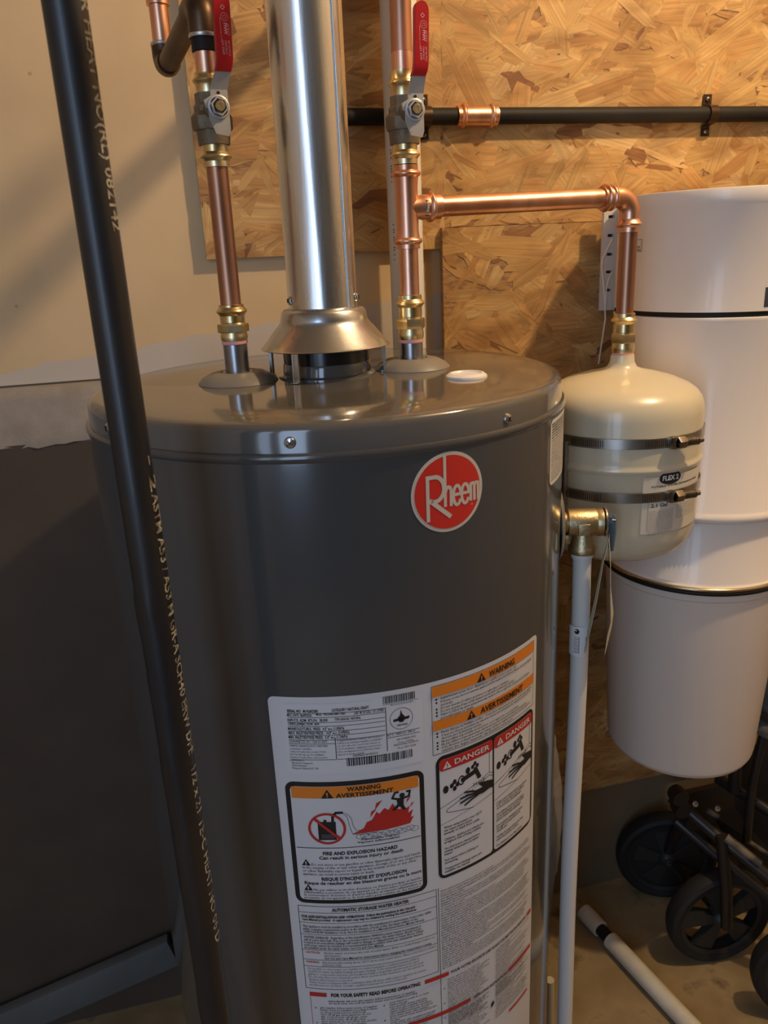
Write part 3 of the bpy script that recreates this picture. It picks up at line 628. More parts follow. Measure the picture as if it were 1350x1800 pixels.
# danger pair
u0, v0 = TU(765, 1332); u1 = TX(936, v0); vb = RV(771, 1547)
pr.rrect(u0, vb, u1, v0, .009, H1, 1)
mid = (u0+u1)/2; g = .0042
def panel(ua, ub, right):
    va, vz = v0-g, vb+g
    pr.rrect(ua, vz, ub, va, .004, H2, 0)
    def Q(s_, t_): return (ua+(ub-ua)*s_, va+(vz-va)*t_)
    hb = .0135
    pr.rrect(ua, va-hb, ub, va, .003, H3, 3)
    tri_sign(Q(.13, 0)[0], va-hb+.0022, .0085, 0, 3); pr.text('DANGER', Q(.26, 0)[0], va-hb+.0038, Q(.93, 0)[0], .0062, E0*5, 0, .02)
    # tub
    pr.line([Q(0, .40), Q(.93, .265), Q(.93, .09)], .0005, H3, 1); pr.line([Q(.93, .265), Q(1, .285)], .0005, H3, 1)
    pr.line([Q(.93, .29), Q(.12, .425), Q(.10, .44), Q(.13, .455), Q(.60, .50)], .0006, H3, 1); pr.line([Q(.93, .29), Q(1, .31)], .0006, H3, 1)
    pr.line([Q(0, .545), Q(1, .46)], .0004, H3, 1)
    # cross handles and spout
    def knob(s_, t_, k):
        c0 = Q(s_, t_); pr.circ(c0[0], c0[1], .0028*k, .0040*k, H3, 1, 16)
        for dx, dy in ((.006, .002), (.009, .005), (.009, -.002), (.012, .0015)):
            pr.circ(c0[0]+dx*k, c0[1]+dy*k, .0020*k, .0026*k, H3, 1, 12)
    knob(.10, .255, 1.15); knob(.50, .165, 1.0)
    c0 = Q(.38, .225); pr.circ(c0[0], c0[1], .0042, .0058, H3, 1, 22, .72)
    a, b2, c2 = Q(.40, .225), Q(.66, .195), Q(.72, .26); pr.line([a, b2], .0056, H3, 1); pr.line([b2, c2], .0048, H3, 1)
    # water, word HOT, hand
    a, b2 = Q(.72, .27), Q(.68, .36); pr.poly([(a[0]-.0025, a[1]), (a[0]+.0022, a[1]), (b2[0]+.006, b2[1]), (b2[0]-.006, b2[1])], H3, 5)
    a = Q(.60, .32); pr.text('HOT', a[0], a[1], Q(.84, .32)[0], .0042, E0*5, 4, .01)
    hx, hy = Q(1.0, .37); k = (ub-ua)/.062
    pr.poly([(hx, hy+.004), (hx-.007*k, hy+.006), (hx-.014*k, hy+.0075), (hx-.0185*k, hy+.010), (hx-.0175*k, hy+.006), (hx-.013*k, hy+.001), (hx-.022*k, hy+.001), (hx-.026*k, hy-.002), (hx-.022*k, hy-.0055), (hx-.012*k, hy-.0065), (hx-.004*k, hy-.0045), (hx, hy-.006)], E0*5, 1)
    for fx, fy, gx, gy in ((-.022, .000, -.035, .0045), (-.024, -.0015, -.040, -.0010), (-.023, -.0038, -.040, -.0065), (-.019, -.0052, -.035, -.0110)):
        pr.line([(hx+fx*k, hy+fy), (hx+(fx+gx)/2*k, hy+(fy+gy)/2+.0006), (hx+gx*k, hy+gy)], .0022, E0*5, 1)
    L1 = [['Water temperature over 125\u00b0F', 'can cause severe burns', 'instantly or death from scalds.', '', 'Children, disabled and elderly are', 'at highest risk of being scalded.', '', 'See instruction manual before', 'setting temperature at water', 'heater.', '', 'Feel water before bathing or', 'showering.', '', 'Temperature limiting valves are', 'available, see manual.'],
          ['L\'eau a une temperature superieure', 'a 52\u00b0C peut causer des brulures', 'ou la mort par ebouillantage.', '', 'Les enfants, les personnes agees', 'et les handicapes courent le plus', 'grand risque d\'ebouillantage.', '', 'Lire le guide d\'utilisation avant', 'de regler la temperature au', 'chauffe-eau.', '', 'Verifier la temperature de l\'eau', 'avant de prendre un bain.', '', 'Des limiteurs sont disponibles.']][right]
    for i, t in enumerate(L1):
        if t:
            a = Q(.05, .585+.0262*i); tr, x0, x1 = text_tris(t, .015, 1)
            pr.text(t, a[0], a[1], a[0]+(ub-ua)*.88*(x1-x0)/17.2*1.08, .0029, E0*5, 1, .015, 1)
panel(u0+g*.9, mid-.0012, 0); panel(mid+.0012, u1-g*.9, 1)
# left lower text table
u0, v0 = TU(524, 1590); u1 = TX(766, v0); vb = RV(541, 1735)
pr.line([(u0, v0), (u1, v0), (u1, vb), (u0, vb)], .0005, H2, 1, True)
Ht('AUTOMATIC STORAGE WATER HEATER', .24, .052, .79, .0040, 1, .03, 2)
rows = [(.075, None), (.13, 'FOR SAFE INSTALLATION AND OPERATION:  Follow the instructions in the Use and', .03), (.165, 'Care Manual provided.  A replacement copy may be obtained by writing the manufacturer', .02), (.195, None),
 (.245, 'This appliance must be installed in accordance with the manufacturer\'s instructions, local codes, utility', 0), (.278, 'utility company requirements and/or in the absence of local codes, the latest edition of the', 0), (.311, 'CAN/CSA B149 Installation Code. Not for installation in a Manufactured Home (Mobile Home).', 0), (.335, None),
 (.375, 'WATER LEAKAGE:  Regardless of the manufacturer WHICH a water heater is purchased, it', 0), (.407, 'will at some time leak. Due to the corrosive action of water, this water heater should not be', 0), (.439, 'located in an area where leakage will result in damage to adjacent areas or lower floors. When', 0), (.471, 'such areas cannot be avoided, it is recommended that a suitable drain pan, adequately drained,', 0), (.503, 'be installed under the water heater. See Use and Care Manual.', 0), (.52, None)]
for r_ in rows:
    t_ = r_[0]
    if r_[1] is None: a = Hb(0, t_); pr.rect(a[0], a[1]-.0002, u1, a[1]+.0002, H2, 1)
    else:
        tr, x0, x1 = text_tris(r_[1], 0, 1); Ht(r_[1], .02, t_, .02+.95*min(1, (x1-x0)/42.0), .0027, 1, r_[2]+.015, 1)
Ht('CAUTION:', .02, .558, .13, .0026, 3, .02, 1); Ht('Hotter water increases the risk of scald injury. Refer to Scald Danger Label on', .16, .558, .97, .0026, 1, 0, 1); Ht('this heater.', .16, .59, .28, .0026, 1, 0, 1)
Ht('See Use and Care Manual for instructions before changing the temperature setting.', .16, .622, .95, .0026, 1, .02, 1); a = Hb(0, .64); pr.rect(a[0], a[1]-.0002, u1, a[1]+.0002, H2, 1)
Ht('WARNING:', .02, .675, .12, .0026, 3, .02, 1); Ht('Any thermostat setting above 125\u00b0F can be very severe burns. Minors and seniors scalded', .14, .675, .98, .0026, 1, 0, 1); Ht('instantaneously.', .14, .706, .28, .0026, 1, 0, 1)
a = Hb(0, .722); pr.rect(a[0], a[1]-.0002, u1, a[1]+.0002, H2, 1)
for i, t in enumerate(['For potable or other water use. Suitable for water heating in a combined system (ONLY)', 'Suitable for water (potable) heating and space heating. Toxic chemicals must not be used', 'piping or components that were previously used with a nonpotable system must not be used.', 'Do not introduce toxic chemicals such as those used for boiler treatment, into the system at', 'all times when heater is connected.', 'Water heater is equipped with a combustion shut-off device. If flooded or repaired, the burner', 'should never be operated. Consult a qualified technician for service of the unit.']):
    tr, x0, x1 = text_tris(t, 0, 1); Ht(t, .03, .757+.034*i, .03+.95*min(1, (x1-x0)/42.0), .0025, 4, 0, 1)
# right lower dense text
ua, va = TU(773, 1562); ue = ur-.006
pr.rect(ua-.0025, zb+.01, ua-.0019, va+.002, H2, 1)
words = 'the water heater must be installed according to these instructions and local codes do not operate if any part has been under water call a qualified technician to inspect appliance and replace any gas control turn off all gas open windows do not touch any electric switch immediately call your gas supplier follow instructions of supplier if you cannot reach them call the fire department use only your hand to push in or turn the knob never use tools'.split()
def filler(ua_, ub_, v_, n, pitch, hgt, mat=4, seed=1, ragged=.25):
    rn = random.Random(seed); wd = ub_-ua_
    for i in range(n):
        tl = (1-ragged*rn.random()) if rn.random() > .18 else rn.uniform(.2, .55); need = wd*tl/(hgt/.70*.50)
        k = rn.randrange(len(words)); s_ = ''
        while len(s_) < need: s_ += words[k % len(words)]+' '; k += 1
        pr.text(s_.strip(), ua_, v_-pitch*i, ua_+wd*tl, hgt, H3, mat, .012, 1)
filler(ua, ue, va-.004, 33, .00335, .0022, 4, 1, .12)
# FOR YOUR SAFETY headings with red bars
vy = RV(545, 1745)
pr.rect(TX(545, vy)-.0002, vy-.0030, TX(574, vy), vy+.0022, H3, 3); pr.text('FOR YOUR SAFETY READ BEFORE OPERATING', TX(582, vy), vy-.0026, TX(738, vy), .0046, H3, 1, .035)
pr.rect(TX(746, vy), vy-.0030, TX(788, vy), vy+.0022, H3, 3); pr.text('POUR VOTRE SECURITE LIRE AVANT DE METTRE EN MARCHE', TX(792, vy), vy-.0022, ur-.017, .0036, H3, 1, .03)
pr.rect(ur-.013, vy-.003, ur-.004, vy+.0022, H3, 3)
v2 = vy-.010; uL = TX(545, vy); uM = ua-.0022; 
pr.rect(uL, zb+.02, uL+.0004, vy, H2, 3); pr.rect(uM-.0003, zb+.02, uM+.0003, vy, H2, 1)
filler(uL+.020, uM-.012, v2, 2, .0032, .0022, 1, 3, .3)
filler(uL+.010, uL+.074, v2-.010, 24, .0033, .0022, 4, 4, .25); filler(uL+.086, uM-.005, v2-.008, 24, .0033, .0022, 4, 5, .25)
filler(uM+.008, uM+.066, v2, 22, .0033, .0021, 4, 6, .3); filler(uM+.076, ur-.006, v2+.002, 22, .0033, .0021, 4, 7, .3)
for uu, kk in ((uL+.005, 3), (uL+.080, 3), (uM+.004, 3)):
    for i in range(kk): pr.circ(uu, v2-.010-.022*i, .0008, .0008, H3, 1, 8)
v3 = vy-.0550
pr.rect(uM-.040, v3-.0028, uM+.038, v3+.0024, H3, 3); pr.rect(uM+.098, v3-.0028, ur-.004, v3+.0024, H3, 3)
pr.text('OPERATING INSTRUCTIONS', uM+.042, v3-.0022, uM+.096, .0036, H3, 1, .03)
filler(uM+.008, uM+.066, v3-.010, 16, .0033, .0021, 4, 9, .3); filler(uM+.076, ur-.006, v3-.008, 16, .0033, .0021, 4, 10, .3)
pr.poly([(uM+.068, v3-.030), (uM+.072, v3-.026), (uM+.074, v3-.031), (uM+.070, v3-.036)], H3, 1)
pr.rect(uM+.10, v3-.068, ur-.010, v3-.0645, H3, 3)
pr.make('printing', lab_mats, warn)

# -- small white side label near the lid
pr = Print(tank_fn, .005)
sa = math.radians(-44.5)*RJ; sb = math.radians(-22)*RJ
pr.rrect(sa, 1.116, sb, 1.1850, .008, E0, 0)
side = pr.make('side_label', [M['sticker']], wh, label='small white label at the right side under the lid')
pr = Print(tank_fn, .005)
for i in range(22):
    y_ = 1.1795-.0028*i; x1 = sb-.004-(random.random()*.02); pr.text(' '.join(random.sample(words, 9)), sa+.004, y_, x1, .0019 if i > 3 else .0024, E0*2, 0, .01 if i > 5 else .03, 1)
pr.make('printing', [M['ink']], side)

# ------------------------------------------------------------------ relief valve + discharge pipe
fi = math.radians(-18); er = V(math.cos(fi), math.sin(fi), 0); et = V(-math.sin(fi), math.cos(fi), 0); UZ = V(0, 0, 1)
zv = 1.0345
esc = B().lathe([(0.0445, 0), (0.0445, .0012), (.040, .0042), (.030, .0062), (.0165, .0070), (.0150, .0060), (.0150, 0)], er*(RJ-.0015)+UZ*zv, er, 56).make('side_escutcheon', M['greyplastic'], wh, smooth=50)
rv = thing('relief_valve', 'brass temperature and pressure relief valve on the right side of the heater', 'valve', er*.297+UZ*zv)
o0 = er*.262+UZ*zv
B().lathe([(.0125, 0), (.0125, .016), (.0165, .0165), (.0168, .019), (.0168, .0485), (.0164, .0492), (.0164, .0505), (.0168, .0512), (.0168, .0575), (.0150, .0590), (0, .0590)], o0, er, 40).make('valve_body', M['brass_cast'], rv, smooth=35)
B().lathe([(.0115, .004), (.0120, -.006), (.0135, -.018), (.0170, -.026), (.0178, -.030), (.0170, -.0335), (.0125, -.0345), (.0125, -.030)], er*.297+UZ*zv-UZ*.004, UZ, 40).make('outlet_boss', M['brass_cast'], rv, smooth=35)
B().box(er*.296-et*.0168+UZ*(zv-.004), (.0135, .0030, .014), (er, et, UZ), bev=.0008).make('cast_plate', M['brass_cast'], rv)
B().box(er*.278-et*.004+UZ*(zv-.019), (.007, .010, .012), (er, et, UZ), bev=.002).make('wrench_lug', M['brass_cast'], rv)
B().lathe([(.0170, 0), (.0176, .0006), (.0176, .0022), (.0168, .0028), (.009, .0034), (.006, .006), (.0035, .009), (0, .0095)], er*.3212+UZ*zv, er, 36).make('end_plate', M['zinc'], rv, smooth=40)
lv = B().prism([(-.006, .008), (-.003, .0125), (.003, .0125), (.006, .008), (.0062, -.004), (.0038, -.032), (.001, -.0345), (-.003, -.0335), (-.0055, -.010)], er*.3300+UZ*(zv-.002)-et*.004, (et*.65-er*.45).normalized(), UZ, (er*.8+et*.4).normalized(), .0020)
lever = lv.make('test_lever', M['bluegrey'], rv, label='blue-grey lever')
screw(lever, er*.3320+UZ*(zv+.004)-et*.006, -et+er*.3, .0022, 'rivet')
wire = B()
ts = er*.325+UZ*(zv-.014)-et*.016
wire.tube([ts+UZ*.004, ts-UZ*.012+er*.0005, ts-UZ*.03+er*.001], .0006, 8)
wire.make('tag_wire', M['brass'], rv)
def ribbon(name, pts, wid, wdir, mat, parent, th=.0005, label=None):
    v = []; f = []
    for i, p in enumerate(pts):
        wv = Vector(wdir[i] if isinstance(wdir, list) else wdir).normalized()*(wid[i] if isinstance(wid, list) else wid)/2
        n = wv.cross(Vector(pts[min(i+1, len(pts)-1)])-Vector(pts[max(i-1, 0)])).normalized()*th/2
        p = Vector(p); v += [p-wv-n, p+wv-n, p+wv+n, p-wv+n]
    for i in range(len(pts)-1):
        for k in range(4): f.append((i*4+k, i*4+(k+1) % 4, (i+1)*4+(k+1) % 4, (i+1)*4+k))
    f += [(3, 2, 1, 0), tuple((len(pts)-1)*4+k for k in range(4))]
    return mesh(name, v, f, mat, parent, smooth=60, label=label)
view = V(-.48, -.87, 0)        # the tags hang almost edge-on to the room
tagt = thing('paper_tag', 'narrow cream paper tags hanging edge-on from the brass relief valve', 'tag', ts)
ribbon('tag_strip', [ts, ts-UZ*.03-er*.006, ts-UZ*.08-er*.012, ts-UZ*.13-er*.020, ts-UZ*.152-er*.023], [.004, .016, .022, .022, .010], V(-.42, -.90, .08), M['tagpaper'], tagt)
ribbon('tag_strip', [ts, ts-UZ*.03+er*.003, ts-UZ*.07+er*.005, ts-UZ*.105+er*.0085, ts-UZ*.125+er*.006, ts-UZ*.155+er*.002], [.004, .020, .024, .026, .030, .006], [V(-.50, -.86, 0)]*3+[V(-.58, -.80, 0), V(-.62, -.76, .1), V(-.60, -.8, 0)], M['tagpaper'], tagt)
dp = thing('discharge_pipe', 'white plastic discharge pipe running down from the brass relief valve', 'pipe', er*.297)
q0 = er*.297
def mild(z): return q0+V(.0016*math.sin(z*9), 0.001*math.sin(z*7), z)
B().tube([mild(zv-.030-.03*k) for k in range(int((zv-.04)/.03)+1)], .0112, 28).make('pipe', M['pvc'], dp)
B().lathe([(.0120, 0), (.0130, .003), (.0130, .008), (.0118, .010)], q0+UZ*(zv-.046), UZ, 28).make('threaded_end', M['pvc'], dp)
zl = zat(q0.x, q0.y, 1122)
st = B().lathe([(.0117, 0), (.0119, .001), (.0119, .040), (.0117, .041)], q0+V(.0002, 0, zl-.020), UZ, 28).make('product_sticker', M['whiteplastic'], dp, label='white wrap sticker with black print')
pr = Print(lambda u, v_, h: q0+V((.0119+h)*math.cos(u/.0119), (.0119+h)*math.sin(u/.0119), v_), .0012)
ua_ = math.radians(-150)*.0119; zt_ = zl+.019
pr.circ(ua_+.004, zt_-.004, .0032, .0036, .0001, 0, 16); pr.rect(ua_+.0, zt_-.0035, ua_+.004, zt_-.0020, .0002, 1)
for k in range(9): pr.rect(ua_+.0005, zt_-.012-.0026*k, ua_+.0072, zt_-.0126-.0026*k, .0001, 0)
pr.rect(ua_+.0068, zt_-.034, ua_+.0074, zt_-.011, .0001, 0)
pr.rect(ua_+.016, zt_-.028, ua_+.0172, zt_-.013, .0001, 2); pr.rect(ua_+.0185, zt_-.036, ua_+.0205, zt_-.004, .0001, 2)
pr.make('print', [M['ink'], M['whiteplastic'], M['inkgrey']], st)

# ------------------------------------------------------------------ vent pipe and draft hood
RV_ = .0385
z0 = zat(0, 0, 540)
vent = thing('vent_pipe', 'round galvanised vent pipe rising from the draft hood of the heater', 'vent pipe', (0, 0, z0))
v = []; f = []; seg = 96; nz = 60; ztop = 2.50
for i in range(nz+1):
    z = z0-.004+(ztop-z0+.004)*i/nz
    for k in range(seg):
        t = 2*PI*k/seg; rr = RV_+.00022*math.sin(3*t+z*9)+.00012*math.sin(11*t+4*math.sin(z*5))
        v.append(V(rr*math.cos(t), rr*math.sin(t), z))
for i in range(nz):
    for k in range(seg): j = (k+1) % seg; f.append((i*seg+k, i*seg+j, (i+1)*seg+j, (i+1)*seg+k))
mesh('pipe', v, f, M['galv'], vent, smooth=60)
ta = math.radians(-48); e1 = V(math.cos(ta), math.sin(ta), 0); e2 = V(-math.sin(ta), math.cos(ta), 0)
B().box(e1*(RV_+.0008)+UZ*((z0+ztop)/2), (.0022, .009, ztop-z0), (e1, e2, UZ), bev=.0007).make('lock_seam', M['galv'], vent)
for px, py in ((515, 529), (620, 523)):
    a, z = CY(px, py, R=RV_)
    a = {515: math.radians(-166), 620: math.radians(-27)}[px]; screw(vent, (RV_*math.cos(a), RV_*math.sin(a), z), (math.cos(a), math.sin(a), 0), .0048)
hd = thing('draft_hood', 'flared galvanised draft hood standing on thin legs on the heater lid', 'draft hood', (0, 0, 1.222))
zr = zat(0, 0, 606)
dz = z0-zr
prof = [(RV_-.002, z0+.001), (RV_+.0005, z0+.0005), (.0445, z0-.001), (.0475, z0-.0045), (.0490, z0-.012), (.0500, z0-.0150), (.0525, z0-.0185), (.056, z0-.022), (.0715, zr+.0010), (.0735, zr-.0005), (.0728, zr-.0012), (.055, z0-.0235), (.048, z0-.0165)]
B().lathe(prof, seg=96).make('hood_skirt', M['hood'], hd, smooth=50)
for ad in (-130, 155, -12, 60):
    a = math.radians(ad); e1 = V(math.cos(a), math.sin(a), 0); e2 = V(-math.sin(a), math.cos(a), 0)
    rr = .0665; h = zr-1.2222
    q = B().box(e1*rr+UZ*(1.2222+h/2+.001), (.0012, .0082, h+.006), (e1, e2, UZ), bev=.0003)
    q.box(e1*(rr-.0002)+e2*.0037+UZ*(1.2222+h/2), (.0030, .0010, h), (e1, e2, UZ)); q.box(e1*(rr-.0002)-e2*.0037+UZ*(1.2222+h/2), (.0030, .0010, h), (e1, e2, UZ))
    q.box(e1*(rr+.0012)+UZ*1.2229, (.010, .0080, .0012), (e1, e2, UZ), bev=.0003)
    q.make('leg', M['zinc'], hd)

# ------------------------------------------------------------------ fittings
CR = .0111                      # 3/4 in copper
def ring_fit(b, o, ax, L, r=.0133, ring=None, rr=.0162, m=0, seg=36):
    """press end: sleeve with a rounded crimp bead at fraction 'ring'"""
    ring = .5 if ring is None else ring; c = L*ring; w_ = .0035
    pr_ = [(CR, 0), (r, 0.0004), (r, c-w_-.001)]+[(r+(rr-r)*math.sin(PI*k/6), c-w_+2*w_*k/6) for k in range(1, 6)]+[(r, c+w_+.001), (r, L-.0004), (CR, L)]
    b.lathe(pr_, o, ax, seg, m)
def hexring(b, o, ax, L, r, n=6, m=0):
    b.lathe([(r*.8, 0), (r*.97, 0), (r, L*.12), (r, L*.88), (r*.97, L), (r*.8, L)], o, ax, n, m)
def union(parent, x, y, za, zb_, name='union_fitting'):
    """brass press-to-thread fitting from za (bottom) to zb_ (top)"""
    L = zb_-za; b = B()
    ring_fit(b, (x, y, za+L*.52), UZ, L*.48, .0135, .62, .0168)
    b.lathe([(.0120, 0), (.0140, .0004), (.0150, L*.1), (.0150, L*.16), (.0145, L*.20), (.0145, L*.45), (.0120, L*.56)], (x, y, za), UZ, 36)
    u = b.make(name, M['brass'], parent, smooth=35)
    h = B(); hexring(h, (x, y, za+L*.26), UZ, L*.22, .0172, 6); h.make('hex_nut', M['brass'], u, smooth=20)
    return u
def grip_print(fn):
    pr = Print(fn, .006)
    return pr
def ball_valve(name, label, x, y, ztop_, zb_, zpivot, zbot, ang, off):
    t = thing(name, label, 'ball valve', (x, y, zbot), 'red handled ball valves')
    L = ztop_-zb_
    # dark bronze body
    b = B(); b.lathe([(.0120, 0), (.0195, .001), (.0205, .004), (.0205, .0135), (.0190, .0160), (.0168, .0180), (.0170, L-.012), (.0150, L-.009), (.0150, L), (.0110, L)], (x, y, zb_), UZ, 8 if name else 8)
    b.make('valve_body', M['bronze'], t, smooth=20)
    B().lathe([(.0110, -.0130), (.0160, -.0125), (.0165, -.008), (.0170, .003)], (x, y, zb_), UZ, 28).make('end_adapter', M['bronze'], t, smooth=30)
    # stem facing the room
    s_ = V(math.sin(ang), -math.cos(ang), 0); tt = V(math.cos(ang), math.sin(ang), 0); P0 = V(x, y, zpivot); g0 = .0300
    b = B().lathe([(.0110, .010), (.0110, .0215), (.0085, .022), (.0085, .027)], P0, s_, 28); b.make('bonnet', M['bronze'], t, smooth=30)
    # handle: steel strap with dog-leg, red sleeve
    th = .0026
    o = P0+s_*.0275; w_ = .0130
    hdl = B()
    hdl.prism([(-w_*.35, -.024), (w_*.62, -.026), (w_*.80, -.020), (w_*.80, .016), (-w_*.50, .016), (-w_*.50, .010), (-w_*1.05, .006), (-w_*.95, .000), (-w_*.75, -.002), (-w_*.75, -.010)], o, tt, UZ, s_, th)
    def strap(p0, p1, wa, wb, th_, m=0):
        v = []
        for (p_, w2) in ((p0, wa), (p1, wb)):
            for sx_ in (-1, 1):
                for hz in (0, 1): v.append(o+tt*(p_[0]+sx_*w2/2)+UZ*p_[1]+s_*(p_[2]+hz*th_))
        hdl.add(v, [(0, 1, 3, 2), (4, 6, 7, 5), (0, 4, 5, 1), (2, 3, 7, 6), (1, 5, 7, 3), (0, 2, 6, 4)], m)
    strap((.0020, .0155, 0), (.0065+off, .0320, .0075), .0168, .0160, th)
    h_ = hdl.make('lever_handle', M['steel_worn'], t, smooth=30)
    # red vinyl grip, rounded
    gp = B(); out = []
    g1 = g0+.0660; hw = .0084
    n = 12
    path = [(.0060+off, g0, .0065), (.0072+off, g0+.005, .0095), (.0080+off, g0+.011, .0105), (.0095+off, g1-hw, .0105)]
    # sections along the path with rounded-rect section, then a rounded end
    secs = []
    for (a_, z_, d_) in path: secs.append((a_, z_, d_, hw))
    for k in range(1, 7):
        q_ = math.sin(k/6*PI/2); secs.append((.0095+off, g1-hw+hw*q_, .0105, max(hw*math.cos(k/6*PI/2), .0006)))
    v = []; f = []
    tk = .0030
    for (a_, z_, d_, w2) in secs:
        rr = [(-w2, -tk*.45), (-w2*.86, -tk), (w2*.86, -tk), (w2, -tk*.45), (w2, tk*.45), (w2*.86, tk), (-w2*.86, tk), (-w2, tk*.45)]
        for (q1, q2) in rr: v.append(o+tt*(a_+q1)+UZ*z_+s_*(d_+th/2+q2))
    for i in range(len(secs)-1):
        for k in range(8): f.append((i*8+k, i*8+(k+1) % 8, (i+1)*8+(k+1) % 8, (i+1)*8+k))
    f.append(tuple(range(8))); f.append(tuple((len(secs)-1)*8+k for k in range(8)))
    gr = mesh('red_grip', v, f, M['redgrip'], h_, smooth=40)
    # print on the grip is merged as sub-part of the valve's handle level
    c0 = .0088+off
    pr = Print(lambda u, v_, hh: o+tt*(c0+u)+UZ*(g0+v_)+s_*(.0105+th/2+tk+.0002+hh), .02)
    pr.line([(-.0010, .0530), (.0010, .0550), (.0030, .0530), (.0010, .0510)], .0006, 0, 0, True)
    pr.circ(.0018, .0450, .0036, .0036, 0, 0, 20, .9); pr.circ(.0018, .0450, .0016, .0016, 0, 0, 16, .8)
    pr.text('FNW', .0006, .0400, .0104, .0034, 0, 0, .03, 2, rot=-PI/2)
    pr.rect(.0049, .0295, .0053, .0395, 0, 0); 
    pr.text('FNWVALVE.COM', -.0032, .0440, .0195-.0032, .0012, 0, 0, 0, 1, rot=-PI/2)
    for k, tx_ in enumerate(['3/4" 600 WOG', 'CW617N LF', '150 SWP']): pr.text(tx_, .0032-.0030*k, .0255, .0032-.0030*k+[.0130, .0115, .0125][k], .0020, 0, 0, .01, 1, rot=-PI/2)
    g_ = pr.make('grip_print', [M['gripprint']], h_)
    # nut and stem
    nt_ = B(); hexring(nt_, o+s_*(th+.0015), s_, .0045, .0088, 6); nt_.lathe([(.0102, 0), (.0108, .0006), (.0108, .0022), (.0090, .0028)], o+s_*th, s_, 28)
    nn = nt_.make('handle_nut', M['nutgrey'], t, smooth=25)
    B().lathe([(.0048, .005), (.0048, .0072), (.0042, .0078), (0, .0078)], o+s_*th, s_, 20).make('stem_end', M['brass_cast'], nn)
    B().lathe([(.0016, 0), (.0016, .0006), (0, .0006)], o+s_*th+UZ*.0125+tt*.001, s_, 14).make('stamp_dot', M['ink'], h_)
    return t

# left riser --------------------------------------------------------
XL, XR = -.1016, .1016
zl = lambda py: zat(XL, 0, py)
zr_ = lambda py: zat(XR, 0, py)
lp = thing('copper_riser', 'tarnished copper riser between the left red valve and the heater', 'pipe', (XL, 0, zl(600)))
B().lathe([(0, 0), (CR, 0), (CR, zl(290)-zl(560)), (0, zl(290)-zl(560))], (XL, 0, zl(560)), UZ, 40).make('copper_tube', M['copper_tarnish'], lp, smooth=40)
union(lp, XL, 0, zl(600), zl(535))
B().lathe([(.0130, 0), (.0142, .0008), (.0142, .004), (.0130, .0050)], (XL, 0, zl(605)), UZ, 32).make('thread_sealant', M['gripprint'], lp)
b = B(); ring_fit(b, (XL, 0, zl(295)), UZ, zl(250)-zl(295), .0133, .42, .0165); b.make('press_coupling', M['brass'], lp, smooth=35)
ball_valve('ball_valve', 'ball valve with red handle on the left riser, left of the vent pipe', XL, 0, zl(165), zl(232), zat(XL+.005, -.03, 188), zl(250), math.radians(11), .0)
# above the left valve: short stub, black tape, elbow and oxidised swing piece
ul_ = thing('copper_swing_pipe', 'oxidised copper pipe bending down and back left of the left red valve', 'pipe', (XL, 0, zl(165)))
b = B(); ring_fit(b, (XL, 0, zl(166)), UZ, zl(128)-zl(166), .0130, .62, .0158); b.make('press_end', M['brass'], ul_, smooth=35)
B().lathe([(0, 0), (CR, 0), (CR, zl(80)-zl(135)), (0, zl(80)-zl(135))], (XL, 0, zl(135)), UZ, 32).make('copper_stub', M['copper'], ul_)
B().lathe([(CR, 0), (.0128, .0008), (.0128, zl(66)-zl(93)), (CR, zl(66)-zl(93)+.0008)], (XL, 0, zl(93)), UZ, 32).make('black_tape', M['blackmatte'], ul_)
eA = V(XL, 0, zl(-2)); eB = W(291, 122, y=.19)
dAB = (eB-eA).normalized()
e_pts = [V(XL, 0, zl(66)), V(XL, 0, zl(40)), V(XL, 0, zl(30))]
for k in range(1, 8):
    t = k/8; e_pts.append((1-t)**2*V(XL, 0, zl(30))+2*t*(1-t)*eA+t*t*(eA+dAB*.030))
e_pts += [eA+dAB*.034]
B().tube(e_pts, .0140, 24).make('upper_elbow', M['copper_dark'], ul_, smooth=50)
B().lathe([(.0140, 0), (.0146, .001), (.0146, .003), (.0138, .004)], V(XL, 0, zl(68)), UZ, 24).make('solder_ring', M['solder'], ul_)
B().tube([eA+dAB*.03, eB-dAB*.022], .0118, 24).make('oxidised_tube', M['copper_dark'], ul_, smooth=50)
up_ = (W(272, -10, y=.19)-eB).normalized(); up_ = V(0, 0, 1)
pts = [eB-dAB*.024]
for k in range(0, 9):
    t = k/8; pts.append((1-t)**2*(eB-dAB*.022)+2*t*(1-t)*eB+t*t*(eB+up_*.022))
pts.append(eB+up_*.026)
B().tube(pts, .0136, 24).make('lower_elbow', M['copper_dark'], ul_, smooth=50)
B().lathe([(.0136, 0), (.0143, .001), (.0140, .0035), (.0125, .0045)], eB+up_*.024, UZ, 24).make('solder_ring', M['solder'], ul_)
B().tube([eB+up_*.022, eB+up_*.2, eB+up_*.46], CR, 24).make('copper_tube', M['copper'], ul_, smooth=50)
B().lathe([(CR, 0), (.0134, .0005), (.0134, .03), (CR, .0305)], eB+up_*.066, UZ, 24).make('coupling', M['copper'], ul_)

